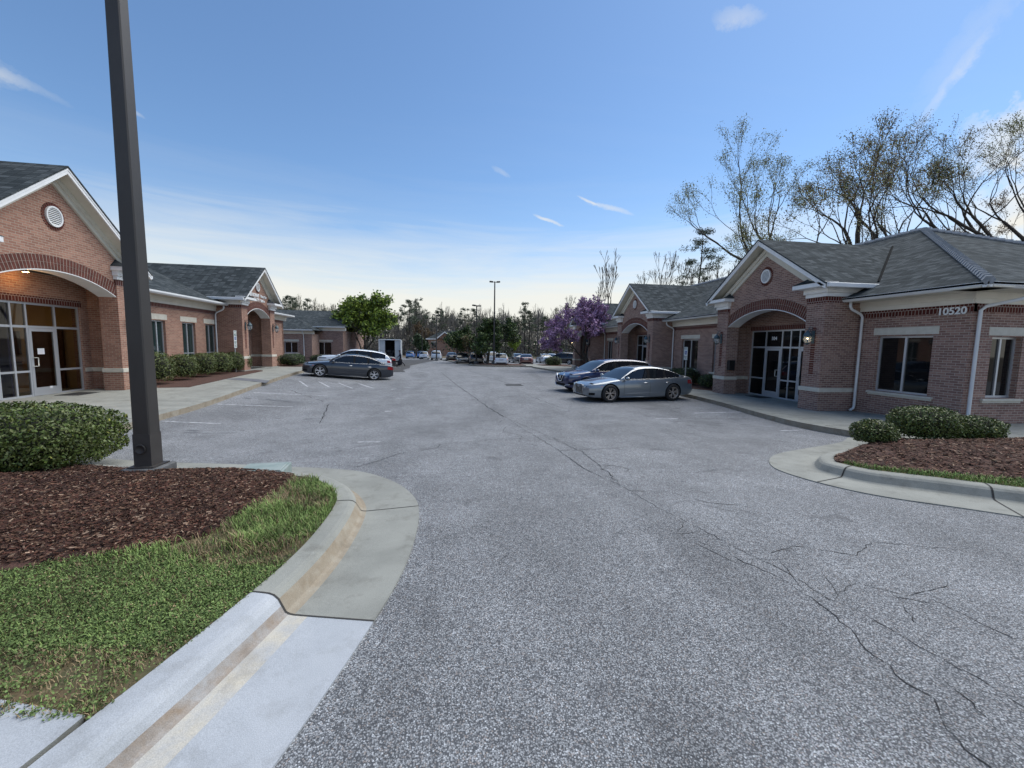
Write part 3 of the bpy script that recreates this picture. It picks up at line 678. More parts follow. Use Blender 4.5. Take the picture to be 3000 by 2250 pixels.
    for s in (-1,1):
        rs.nx(); u0=c+s*(ow-ret-.02); u1=c+s*(a+side-.1)
        z=f+ez+.14
        P=[(u0,-over-.01,z),(u1,-over-.01,z),(u1,.058,z+.26),(u0+s*.25,.058,z+.26)]
        P[2]=(u1,.058,z+.02); v=P+[(u0,.058,z),(u1,.058,z)]
        rs.add(v,[(0,1,2,3),(0,3,4),(1,5,2),(0,4,5,1),(3,2,5,4)])
    rs.build('return_roof',M['shingle'],fo)
    # stone band
    bd=MB(T)
    for s in (-1,1):
        bd.nx(); q=sorted((c+s*(ow-.04),c+s*(a+.04))); bd.box(q[0],q[1],-.045,.60,f+.64,f+.78)
        q=sorted((c+s*(a+.038),c+s*(a-.32))); bd.box(q[0],q[1],.60,depth-.003,f+.641,f+.779)
    bd.build('stone_band',M['stone'],fo,bevel=.006)
    if strips:
        st=MB(T)
        for s in (-1,1):
            st.nx(); cc=c+s*(a+ow)/2; z=1.22
            while z<2.8:
                st.box(cc-.085,cc+.085,-.008,.05,f+z,f+z+.055); z+=.079
        st.build('brick_inlay',M['archbrick'],fo)
    for s,l in zip((-1,1),lit): lantern(T,fo,c+s*(a+ow)/2,-.0,f+2.42,lant_s,l)
    # vent
    vz=f+(vent_z if vent_z else apex_in-.84)
    v=MB(T); n=28
    def ringpts(r,d,z0=0.): return [(c+r*math.cos(2*math.pi*i/n),d,vz+r*1.1*math.sin(2*math.pi*i/n)) for i in range(n)]
    o_,i_=ringpts(vent_r,.0),ringpts(vent_r*.84,.0); ob=ringpts(vent_r,.07); ib=ringpts(vent_r*.84,.07)
    v.add(o_+i_+ob+ib,[(i,(i+1)%n,n+(i+1)%n,n+i) for i in range(n)]+[(i,2*n+i,2*n+(i+1)%n,(i+1)%n) for i in range(n)]+[(n+i,n+(i+1)%n,3*n+(i+1)%n,3*n+i) for i in range(n)])
    k=9
    for i in range(k):
        z=-vent_r*.9+2*vent_r*.9*(i+.5)/k; hw=vent_r*.84*math.sqrt(max(0,1-(z/(vent_r*.95))**2))
        if hw>.02: v.extr([(c-hw,.015,vz+z-.012),(c-hw,.05,vz+z+.022),(c-hw,.055,vz+z+.012),(c-hw,.02,vz+z-.022)],(2*hw,0,0))
    vo=v.build('round_vent',M['white'],fo)
    rb=MB(T); n2=26; ri,ro=vent_r+.008,vent_r+.095
    for i in range(n2):
        t0=2*math.pi*i/n2;t1=2*math.pi*(i+.7)/n2
        rb.extr([(c+r*math.cos(t),.044,vz+r*1.08*math.sin(t)) for r,t in ((ri,t0),(ri,t1),(ro,t1),(ro,t0))],(0,.02,0))
    rb.build('vent_bricks',M['archbrick'],vo)
    bk=MB(T); bk.add([(c,.057,vz)]+ringpts(vent_r*.9,.057),[(0,1+i,1+(i+1)%n) for i in range(n)]); bk.build('vent_screen',M['black'],vo,recalc=False)
    # gable roof: two slopes running back to roof_to, rake fascia and soffit
    th=.10; eu=a+side; az=f+apex_in+apup; zz=az-slope*eu
    rf=MB(T)
    for s in (-1,1):
        e=c+s*eu; P=[(c,-over-.03,az),(e,-over-.03,zz),(e,-over-.03,zz-.05),(c,-over-.03,az-.05)]
        rf.extr(P,(0,roof_to+over,0))
    rf.build('gable_roof',M['shingle'],parent)
    fa=MB(T)
    for s in (-1,1):
        e=c+s*(eu-.02)
        P=[(c,-over,az-.05),(e,-over,zz-.05+.0),(e,-over,zz-.20),(c,-over,az-.22)]; fa.extr(P,(0,.04,0))
        P=[(c,-over-.012,az-.052),(e,-over-.012,zz-.052),(e,-over-.012,zz-.11),(c,-over-.012,az-.12)]; fa.extr(P,(0,.012,0))
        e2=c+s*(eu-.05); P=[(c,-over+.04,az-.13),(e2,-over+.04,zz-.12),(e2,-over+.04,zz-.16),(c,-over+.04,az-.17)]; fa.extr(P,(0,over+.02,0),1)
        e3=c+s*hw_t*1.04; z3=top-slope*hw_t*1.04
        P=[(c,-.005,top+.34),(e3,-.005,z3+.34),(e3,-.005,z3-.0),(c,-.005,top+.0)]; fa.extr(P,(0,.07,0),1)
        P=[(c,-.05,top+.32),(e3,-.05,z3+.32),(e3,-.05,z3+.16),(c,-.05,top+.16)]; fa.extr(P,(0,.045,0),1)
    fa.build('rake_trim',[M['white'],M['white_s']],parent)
    # side eave gutters
    gt=MB(T)
    for s in (-1,1):
        gt.nx(); q=sorted((c+s*(eu),c+s*(eu+.11))); gt.box(q[0],q[1],-over+.03,min(roof_to,depth+1.7)-.4,zz-.16,zz-.02)
    gt.build('gutter',M['gutter'],parent,bevel=.015)
    if store: storefront(T,fo,c,f,a-.62,depth-.02,glass,brick,room,top_z=crown+.25)
    return fo
M['mortar']=noisy('mortar',(.30,.25,.21),(.38,.33,.28),20.,.9)
M['archbrick']=noisy('dark_red_brick',(.085,.026,.019),(.145,.045,.032),7.,.85,bmp=.003,bscale=60)
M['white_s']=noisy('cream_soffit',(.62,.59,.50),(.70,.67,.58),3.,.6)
M['letter']=mat('white_letters',(.80,.82,.83),.5)
def letters(txt,T,u,z,h,d,parent,name='lettering',m='letter',bold=.012,flip=False,space=1.,depth=.02,width=None):
    cu=bpy.data.curves.new('lettering','FONT'); cu.body=txt; cu.size=h*1.38; cu.extrude=depth/2; cu.offset=bold*h; cu.space_character=space; cu.align_x='CENTER'
    o=bpy.data.objects.new('tmp',cu); COL.objects.link(o)
    me=bpy.data.meshes.new_from_object(o.evaluated_get(bpy.context.evaluated_depsgraph_get())); bpy.data.objects.remove(o)
    xs=[v.co.x for v in me.vertices]; k=(width/(max(xs)-min(xs))) if width and xs else 1
    for v in me.vertices:
        x,y,zz=v.co; x*=k; v.co=Vector(T(u+(-x if flip else x),d-zz,z+y))
    me.materials.clear(); me.materials.append(M[m]); me.name=name
    bm=bmesh.new(); bm.from_mesh(me); bmesh.ops.recalc_face_normals(bm,faces=bm.faces); bm.to_mesh(me); bm.free()
    ob=bpy.data.objects.new(name,me); COL.objects.link(ob); ob.parent=parent; return ob
FLIP={}
def storefront(T,parent,c,f,hw,d,glass,brick,room,top_z=3.9):
    "brick wall, soldier course and aluminium entrance with two doors, mirrored about c"
    H=2.84; w=MB(T); so=MB(T)
    a=hw+.62
    w.box(c-a+.3,c-hw,d,d+.25,f,f+top_z); w.nx(); w.box(c+hw,c+a-.3,d,d+.25,f,f+top_z); w.nx(); w.box(c-hw,c+hw,d,d+.25,f+H+.0,f+top_z)
    w.build('entrance_wall',M[brick],parent)
    so.box(c-hw-.05,c+hw+.05,d-.012,d+.1,f+H+.005,f+H+.205); so.build('soldier_course',M['soldier'],parent)
    b=MB(T)
    for s in (-1,1):
        b.nx(); q=sorted((c+s*(hw+.03),c+s*(a-.31))); b.box(q[0],q[1],d-.03,d+.05,f+.64,f+.78)
        q=sorted((c+s*(a-.30),c+s*(a-.34))); b.box(q[0],q[1],.61,d-.031,f+.64,f+.78)
    b.build('stone_band',M['stone'],parent)
    k=hw/2.1; xs=[-2.1*k,-1.28*k,-.42*k,0,.42*k,1.28*k,2.1*k]; fw=.055
    F=MB(T); e=d+.05; e1=d+.11
    for x in xs: F.box(c+x-fw/2 if abs(x)<2.1*k-.01 else (c+x if x<0 else c+x-fw),c+x+fw/2 if abs(x)<2.1*k-.01 else (c+x+fw if x<0 else c+x),e,e1,f,f+H)
    F.box(c-hw,c+hw,e+.002,e1-.002,f+H-.06,f+H)
    for x0,x1 in zip(xs,xs[1:]):
        door=abs(x1-x0)>.8*k and abs((x0+x1)/2)<1.2*k
        F.box(c+x0,c+x1,e+.004,e1-.004,f+2.08,f+2.15)
        if not door:
            F.box(c+x0,c+x1,e+.004,e1-.004,f+.74,f+.80); F.box(c+x0,c+x1,e+.004,e1-.004,f,f+.06)
    Fo=F.build('storefront_frame',M['frame'],parent)
    G=MB(T)
    for x0,x1 in zip(xs,xs[1:]):
        door=abs(x1-x0)>.8*k and abs((x0+x1)/2)<1.2*k
        G.nx(); G.box(c+x0+.02,c+x1-.02,e+.028,e+.034,f+2.14,f+H-.05)
        if not door: G.box(c+x0+.02,c+x1-.02,e+.029,e+.035,f+.05,f+2.09)
    G.build('storefront_glass',M[glass],Fo)
    for s in (-1,1):
        q=sorted((c+s*(.42*k+fw/2+.004),c+s*(1.28*k-fw/2-.004))); D=MB(T); st=.085
        D.box(q[0],q[0]+st,e-.005,e+.045,f+.012,f+2.075); D.box(q[1]-st,q[1],e-.005,e+.045,f+.012,f+2.075)
        D.box(q[0]+st,q[1]-st,e-.005,e+.045,f+1.98,f+2.075); D.box(q[0]+st,q[1]-st,e-.005,e+.045,f+.012,f+.26)
        Do=D.build('door',M['frame'],parent)
        g=MB(T); g.box(q[0]+st,q[1]-st,e+.015,e+.022,f+.26,f+1.98); g.build('door_glass',M[glass],Do)
        hx=q[0]+st*.55 if s>0 else q[1]-st*.55; dirn=1 if s>0 else -1
        h=MB(T); h.tube([(hx,e-.0,f+.92),(hx,e-.07,f+.92),(hx+dirn*.10,e-.07,f+.92),(hx+dirn*.10,e-.07,f+1.18),(hx,e-.07,f+1.18),(hx,e-.0,f+1.18)],.013,6); h.build('door_handle',M['handle'],Do)
    if room:
        rm=MB(T); rm.box(c-hw-.6,c+hw+.6,d+4.5,d+4.6,f,f+3.2); rm.box(c-hw-.7,c-hw-.6,d+.25,d+4.6,f,f+3.2); rm.box(c+hw+.6,c+hw+.7,d+.25,d+4.6,f,f+3.2)
        rm.box(c-hw-.6,c+hw+.6,d+.25,d+4.6,f-.05,f-.001); rm.build('inner_walls',M['roomwall'],parent)
        cl=MB(T); cl.box(c-hw-.6,c+hw+.6,d+.25,d+4.6,f+3.0,f+3.05); cl.build('inner_ceiling',M['cream'],parent)
        ds=MB(T); ds.box(c+hw+.50,c+hw+.59,d+1.0,d+1.9,f,f+2.15); ds.nx(); ds.box(c+hw+.35,c+hw+.59,d+2.3,d+3.6,f+.9,f+.95); ds.nx(); ds.box(c+hw+.50,c+hw+.59,d+2.3,d+3.6,f+1.2,f+2.0); ds.build('inner_joinery',M['wood'],parent)
        dk=MB(T); dk.box(c+.3,c+1.6,d+2.4,d+3.1,f,f+1.05); dk.box(c+.25,c+1.65,d+2.35,d+3.12,f+1.05,f+1.10); dk.build('reception_desk',M['wood'],parent)
        dv=MB(T); dv.box(c+.02,c+.08,d+.2,d+4.4,f,f+3.0); dv.nx(); dv.box(c-.9,c-.5,d+1.0,d+1.05,f+.2,f+2.3); dv.build('partition',M['blue'],parent)
        pn=MB(T); pn.box(c+.7,c+.92,e-.008,e-.004,f+1.28,f+1.46); pn.nx(); pn.box(c+1.0,c+1.09,e-.008,e-.004,f+.20,f+.27); pn.build('paper_notice',M['paper'],parent)
M['handle']=mat('brushed_handle',(.75,.74,.68),.3,.6)
M['roomwall']=noisy('tan_room_wall',(.42,.30,.15),(.50,.37,.20),1.,.8)
M['wood']=noisy('dark_wood',(.06,.03,.015),(.10,.05,.03),5.,.5)
M['blue']=mat('blue_partition',(.02,.025,.12),.7)
M['paper']=mat('white_paper',(.65,.66,.7),.7)
M['glass_clear']=mat('clear_tinted_glass',(.02,.02,.02),.03)
def _gc():
    t,b=nodes(M['glass_clear']); out=t.nodes['Material Output']; tr=N(t,'ShaderNodeBsdfTransparent'); tr.inputs[0].default_value=(.72,.70,.66,1)
    gl=N(t,'ShaderNodeBsdfGlossy'); gl.inputs['Roughness'].default_value=.02; gl.inputs[0].default_value=(.9,.9,.9,1)
    lw=N(t,'ShaderNodeLayerWeight'); lw.inputs[0].default_value=.5; pwn=math_(t,'MULTIPLY_ADD',math_(t,'POWER',lw.outputs['Facing'],4.),.6,.03)
    mx=N(t,'ShaderNodeMixShader'); t.links.new(pwn,mx.inputs[0]); t.links.new(tr.outputs[0],mx.inputs[1]); t.links.new(gl.outputs[0],mx.inputs[2]); t.links.new(mx.outputs[0],out.inputs[0])
_gc()
def eaves(T,parent,u0,u1,d,zf,over=.62,g0=0.):
    "frieze boards, boxed eave and gutter along a facade; zf = frieze bottom"
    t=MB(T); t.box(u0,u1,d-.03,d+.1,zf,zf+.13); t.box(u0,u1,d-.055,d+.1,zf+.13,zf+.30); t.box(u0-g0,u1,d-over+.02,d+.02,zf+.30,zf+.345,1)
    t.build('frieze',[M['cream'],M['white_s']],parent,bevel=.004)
    g=MB(T); w0=u0-g0; P=[(w0,d-over,zf+.30),(w0,d-over-.07,zf+.30),(w0,d-over-.12,zf+.36),(w0,d-over-.12,zf+.43),(w0,d-over-.10,zf+.43),(w0,d-over-.10,zf+.37),(w0,d-over-.001,zf+.37)]
    g.extr(P,(u1-w0,0,0)); g.build('gutter',M['gutter'],parent)
# ======================= right building =======================
TR=frameR(11.9); XW=1.3       # d=0 pier front plane, d=XW main wall plane
RB=thing('office_building','long brick office building on the right numbered 10520, with three gabled porches','building',(0,0,0))
Rf=-.19; ZF=3.11
WR=[(9.83,11.36,.59,2.31)]
# porches: (centre, floor, half width, half opening)
RP1=(14.8,Rf,2.8,2.06); RP2=(26.7,Rf+.05,2.8,2.06); RP3=(38.4,Rf-.05,2.8,2.06)
wr_between=[(18.9,20.1),(21.0,22.6),]
m_=MB(TR)
holes=list(WR)+[(18.55,19.75,.62,2.33),(21.1,22.75,.62,2.33),(31.2,32.5,.62,2.33),(33.7,34.9,.62,2.33)]
wall(m_,9.0,12.02,-.45,ZF,XW,XW+.3,holes); m_.nx(); wall(m_,17.58,23.9,-.45,ZF,XW,XW+.3,holes); m_.nx(); wall(m_,29.5,35.6,-.6,ZF,XW,XW+.3,holes); m_.nx(); wall(m_,41.2,42.5,-.6,ZF,XW,XW+.3,())
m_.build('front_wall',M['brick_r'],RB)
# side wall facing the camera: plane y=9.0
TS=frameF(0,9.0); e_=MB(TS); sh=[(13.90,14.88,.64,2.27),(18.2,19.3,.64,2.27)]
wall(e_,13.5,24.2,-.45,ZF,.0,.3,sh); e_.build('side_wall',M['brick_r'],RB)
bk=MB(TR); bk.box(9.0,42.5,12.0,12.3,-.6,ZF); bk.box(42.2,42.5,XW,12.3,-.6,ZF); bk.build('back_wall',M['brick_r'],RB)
for u0,u1,z0,z1 in holes: window(TR,RB,u0,u1,z0,z1,XW+.10); lintel_sill(TR,RB,u0,u1,z0,z1,XW)
for u0,u1,z0,z1 in sh: window(TS,RB,u0,u1,z0,z1,.14); lintel_sill(TS,RB,u0,u1,z0,z1,0.)
sd=MB(TR)
for u0,u1 in ((9.0,12.0),(17.62,23.88),(29.52,35.58)): sd.nx(); sd.box(u0-.012,u1,XW-.012,XW+.1,ZF-.205,ZF-.001)
sd.build('soldier_course',M['soldier'],RB)
sd=MB(TS); sd.box(13.2-.0,24.2,-.012,.1,ZF-.205,ZF-.001); sd.build('soldier_course',M['soldier'],RB)
eaves(TR,RB,8.94,12.,XW,ZF,g0=.68); eaves(TR,RB,17.62,23.88,XW,ZF); eaves(TR,RB,29.52,35.58,XW,ZF)
eaves(TS,RB,13.14,24.4,0.,ZF,g0=.68)
# main hipped roof
ez=ZF+.42; ex=12.46; ey=8.26; rx=19.0; sl_=.505; rz=ez+sl_*(rx-ex)
mr=MB()
ex2=2*rx-ex; yA=ey+(rx-ex)*1.02; yE=43.6; yB=yE-(rx-ex)
A_=(ex,ey,ez);B_=(ex2,ey,ez);C_=(ex2,yE,ez);D_=(ex,yE,ez);P1=(rx,yA,rz);P2=(rx,yB,rz)
mr.add([A_,B_,C_,D_,P1,P2,(ex,ey,ez-.05),(ex2,ey,ez-.05),(ex2,yE,ez-.05),(ex,yE,ez-.05)],[(0,1,4),(1,2,5,4),(2,3,5),(3,0,4,5),(6,7,1,0),(7,8,2,1),(8,9,3,2),(9,6,0,3),(6,9,8,7)])
mr.build('main_roof',M['shingle'],RB)
hc=MB()
for a_,b_ in ((P1,A_),(P1,B_),(P1,P2)):
    n=46; L=[]
    for i in range(n+1): L.append(tuple(a_[k]+(b_[k]-a_[k])*i/n for k in range(3)))
    for p,q in zip(L,L[1:]): hc.tube([(p[0],p[1],p[2]+.006),(q[0],q[1],q[2]+.03)],[.10,.115],6,smooth=False)
hc.build('hip_cap',noisy('cap_shingles',(.24,.26,.285),(.34,.365,.395),12.,.9,spec=.05),RB)
for (c,f,a,ow),lit in ((RP1,(True,False)),(RP2,(False,False)),(RP3,(False,True))):
    porch(TR,RB,c,f,a,ow,3.78,3.0,3.58,5.62,.66,'brick_r',5.6,apup=.62,lit=lit,vent_z=4.86)
# valley flashing of the first gable
vf=MB()
az=Rf+5.62+.62
def vpt(u):  # on the gable slope at lateral distance u from the centre, where it meets the main slope
    z=az-.66*u; return (ex+(z-ez)/sl_,14.8-u,z+.012)
vf.tube([vpt(.0),vpt(1.),vpt(2.),vpt(3.0)],.04,4,smooth=False); vf.build('valley_flashing',mat('valley_metal',(.012,.014,.016),.9,0,.05),RB)
downspout(TR,RB,11.86,XW,ZF+.32,Rf,off=.55,du=.0); downspout(TS,RB,13.33,0.,ZF+.32,Rf,off=.62,du=.55,kick=False)
downspout(TR,RB,23.65,XW,ZF+.32,Rf,off=.55); downspout(TR,RB,35.4,XW,ZF+.32,Rf,off=.55)
letters('10520',TR,9.45,2.86,.19,XW-.02,RB,'house_number',flip=True,bold=.03,width=.62)
letters('104',TR,14.8+.86,Rf+2.42,.15,XW+.02,RB,'suite_number',flip=True,bold=.02)
letters('103',TR,14.8-.80,Rf+2.42,.15,XW+.02,RB,'suite_number',flip=True,bold=.02)
mbx=MB(); mbx.box(11.98,12.26,16.68,16.85,.88,1.30); mbx.box(11.97,12.27,16.665,16.85,1.30,1.325); 
mbo=mbx.build('mailbox',M['black'],None,bevel=.012); tag(mbo,'black metal mailbox on the side of the brick pier beside suite 104','mailbox')
for u,lab in ((15.75,'flat black doormat before the suite 104 door on the right'),):
    mm=MB(TR); mm.box(u-.42,u+.42,XW-.75,XW-.15,Rf+.002,Rf+.015); tag(mm.build('doormat',M['mat'],None),lab,'doormat')
# ======================= left building =======================
TL=frameL(-11.0,-1.8)
LB=thing('office_building','long reddish brick office building on the left with arched gable porches and white eaves','building',(0,0,0))
F1,F2=.05,.2; ZL=3.43
m_=MB(TL); hl=[(19.85,20.72,.85,2.68),(21.92,22.96,.85,2.68),(23.84,24.83,.85,2.68)]
wall(m_,16.9,25.1,-.3,ZL,XW,XW+.3,hl); m_.nx(); wall(m_,29.2,34.4,-.3,ZL,XW,XW+.3,[(31.2,32.3,.9,2.68)]); m_.nx(); wall(m_,-2,11.2,-.3,ZL,XW,XW+.3,())
m_.build('front_wall',M['brick'],LB)
for u0,u1,z0,z1 in hl+[(31.2,32.3,.9,2.68)]: window(TL,LB,u0,u1,z0,z1,XW+.10,glass='glass_l',rail=True); lintel_sill(TL,LB,u0,u1,z0,z1,XW,lh=.24)
bk=MB(TL); bk.box(-2,34.4,12.,12.3,-.3,ZL); bk.box(34.1,34.4,XW,12.3,-.3,ZL); bk.box(-2,-1.7,XW,12.3,-.3,ZL); bk.build('back_wall',M['brick'],LB)
sd=MB(TL); 
for u0,u1 in ((16.92,25.0),(29.3,34.4)): sd.nx(); sd.box(u0,u1,XW-.012,XW+.1,ZL-.205,ZL-.001)
sd.build('soldier_course',M['soldier'],LB)
eaves(TL,LB,16.92,25.3,XW,ZL,over=.55); eaves(TL,LB,29.3,35.0,XW,ZL,over=.55)
ez=ZL+.42; d0=XW-.6; dr=8.2; zr=ez+.42*(dr-d0); mr=MB(TL)
v=[(-3,d0,ez),(35.2,d0,ez),(35.2,2*dr-d0,ez),(-3,2*dr-d0,ez),(-3+6,dr,zr),(35.2-7,dr,zr),(-3,d0,ez-.05),(35.2,d0,ez-.05),(35.2,2*dr-d0,ez-.05),(-3,2*dr-d0,ez-.05)]
mr.add(v,[(0,1,5,4),(1,2,5),(2,3,4,5),(3,0,4),(0,6,7,1),(1,7,8,2),(2,8,9,3),(3,9,6,0),(6,9,8,7)]); mr.build('main_roof',M['shingle'],LB)
porch(TL,LB,14.10,F1,2.87,2.07,3.80,3.22,3.72,6.18,.79,'brick',7.0,apup=.50,ret=.12,lit=(False,False),vent_z=5.25,vent_r=.26,glass='glass_clear',room=True)
porch(TL,LB,27.12,F2,2.22,1.54,3.62,3.1,3.58,5.50,.76,'brick',8.,apup=.52,lit=(False,False),vent_z=4.86,side=.46)
downspout(TL,LB,24.72,XW,ZL+.32,F2,off=.5)
# sign over the second porch
letters('NOVANT',TL,26.80,F2+4.26,.19,.03,LB,'sign_lettering',bold=.06,width=.92); letters('HEALTH',TL,26.80,F2+4.02,.19,.03,LB,'sign_lettering',bold=.03,width=.88)
letters('Primary Care',TL,27.86,F2+4.28,.17,.03,LB,'sign_lettering',bold=.04,width=.86); letters('Northern',TL,27.70,F2+4.02,.17,.03,LB,'sign_lettering',bold=.04,width=.58)
lg=MB(TL); z=F2+4.02
lg.extr([(25.70,.02,z+.44),(25.84,.02,z+.44),(26.06,.02,z+.12),(26.06,.02,z+.44),(26.16,.02,z+.44),(26.16,.02,z),(26.02,.02,z),(25.80,.02,z+.31),(25.80,.02,z),(25.70,.02,z)],(0,.03,0)); lg.box(26.21,26.29,.02,.05,z+.24,z+.44); lg.box(26.21,26.29,.02,.05,z,z+.14)
lg.build('sign_logo',M['letter'],LB)
mm=MB(TL); mm.box(14.75,15.6,XW-1.0,XW-.35,F1+.002,F1+.014); tag(mm.build('doormat',M['mat'],None),'thin black doormat on the footpath by the big left entrance door','doormat')
mm=MB(TL); mm.box(26.2,27.9,XW-1.2,XW-.5,F2+.002,F2+.014); tag(mm.build('doormat',M['mat'],None),'wide black doormat under the arch of the health clinic porch','doormat')
# floors under the porches
fl=MB(TL); fl.box(11.3,16.9,-.1,XW+.3,-.15,F1); fl.box(24.7,29.4,-.1,XW+.3,-.1,F2); tag(fl.build('porch_floor',M['concrete'],None),kind='structure')
fl=MB(TR); fl.box(12.0,17.6,-.1,XW+.3,-.6,Rf+.001); fl.box(23.9,29.5,-.1,XW+.3,-.6,Rf+.05); fl.box(35.6,41.2,-.1,XW+.3,-.8,Rf-.05); tag(fl.build('porch_floor',M['concrete'],None),kind='structure')

# lit lamp under the first left porch and the warm light of its lobby
def lamp_at(T,u,d,z,energy,col,parent,name,r=.07):
    b=MB(T); n=12; b.add([(u+r*math.cos(2*math.pi*i/n),d+r*math.sin(2*math.pi*i/n),z) for i in range(n)],[tuple(range(n))]); b.build(name,M['bulb'],parent,recalc=False)
    l=bpy.data.lights.new(name,'POINT'); l.energy=energy; l.color=col; l.shadow_soft_size=.08; o=bpy.data.objects.new(name,l); COL.objects.link(o); o.location=T(u,d,z-.09)
lamp_at(TL,14.1,.85,F1+3.66,3.5,(1,.52,.18),LB,'porch_light')
lamp_at(TL,15.2,3.4,F1+2.98,2.6,(1,.62,.30),LB,'lobby_light',.12)
# ---------------------------------------------------------------- vehicles
def paint(name,c,metal=.35,rough=.32):
    m=mat(name,c,rough,metal,.5,1.); return m
M['tyre']=mat('tyre_rubber',(.014,.014,.015),.75)
M['rim']=mat('alloy_rim',(.72,.72,.73),.35,.3)
M['rim_d']=mat('bronze_alloy',(.40,.35,.31),.4,.3)
M['chrome']=mat('chrome_trim',(.75,.76,.78),.15,.9)
M['cglass']=mat('car_glass',(.008,.011,.015),.02,0,.5)
M['lamp']=mat('headlamp_lens',(.30,.33,.36),.08,.5,.6,1.)
M['tail']=mat('tail_lamp',(.30,.012,.012),.12,0,.6,1.)
M['amber']=mat('amber_lens',(.6,.12,.01),.2)
M['plastic']=mat('black_plastic',(.014,.014,.015),.8,0,.15)
M['plate']=mat('number_plate',(.55,.56,.6),.5)
def interp(P,t):
    if t<=P[0][0]: return P[0][1]
    for (a,x),(b,y) in zip(P,P[1:]):
        if t<=b:
            k=(t-a)/(b-a); return x+(y-x)*k
    return P[-1][1]
def smoothi(P,t,w=.02): return (interp(P,t-w)+2*interp(P,t)+interp(P,t+w))/4 if P[0][0]+w<t<P[-1][0]-w else interp(P,t)
STY={
'sedan':dict(L=4.92,W=1.87,H=1.455,r=.36,fw=.185,rw=.775,
  zt=[(0,.60),(.008,.68),(.04,.735),(.12,.80),(.25,.905),(.30,.925),(.5,.945),(.7,.975),(.84,1.02),(.93,1.035),(.975,1.0),(.992,.93),(1,.70)],
  zb=[(0,.27),(.03,.19),(.12,.17),(.88,.19),(.96,.24),(1,.34)],
  hw=[(0,.60),(.012,.72),(.04,.81),(.09,.87),(.16,.905),(.3,.93),(.6,.935),(.8,.915),(.9,.87),(.97,.79),(1,.68)],
  zr=[(.275,.93),(.33,1.10),(.40,1.31),(.45,1.40),(.52,1.45),(.60,1.455),(.68,1.42),(.75,1.33),(.82,1.19),(.895,1.035)],
  ws=.44,rs=.715,g0=.315,g1=.845,wr=.60,bp=[.545,.70]),
'suv':dict(L=4.88,W=1.92,H=1.70,r=.375,fw=.185,rw=.765,
  zt=[(0,.74),(.008,.84),(.04,.93),(.12,1.0),(.24,1.08),(.3,1.09),(.5,1.11),(.7,1.15),(.85,1.19),(.95,1.19),(.985,1.1),(1,.85)],
  zb=[(0,.32),(.03,.24),(.12,.22),(.88,.24),(.96,.30),(1,.42)],
  hw=[(0,.62),(.012,.75),(.04,.84),(.09,.90),(.16,.94),(.3,.955),(.6,.96),(.8,.95),(.92,.92),(.98,.84),(1,.76)],
  zr=[(.235,1.09),(.30,1.28),(.37,1.50),(.42,1.61),(.50,1.68),(.60,1.70),(.72,1.69),(.82,1.64),(.88,1.58),(.93,1.45),(.985,1.12)],
  ws=.41,rs=.875,g0=.285,g1=.90,wr=.66,bp=[.51,.70]),
'hatch':dict(L=4.2,W=1.75,H=1.52,r=.31,fw=.18,rw=.80,
  zt=[(0,.62),(.01,.74),(.05,.82),(.12,.90),(.22,.97),(.3,.98),(.6,1.0),(.85,1.04),(.95,1.04),(.985,.95),(1,.75)],
  zb=[(0,.27),(.03,.19),(.88,.2),(.96,.25),(1,.36)],
  hw=[(0,.58),(.012,.70),(.04,.78),(.09,.83),(.2,.865),(.6,.87),(.85,.85),(.95,.81),(1,.74)],
  zr=[(.20,.97),(.28,1.18),(.36,1.40),(.42,1.49),(.52,1.52),(.70,1.50),(.85,1.42),(.91,1.30),(.98,1.02)],
  ws=.40,rs=.84,g0=.26,g1=.89,wr=.58,bp=[.53,.74])}
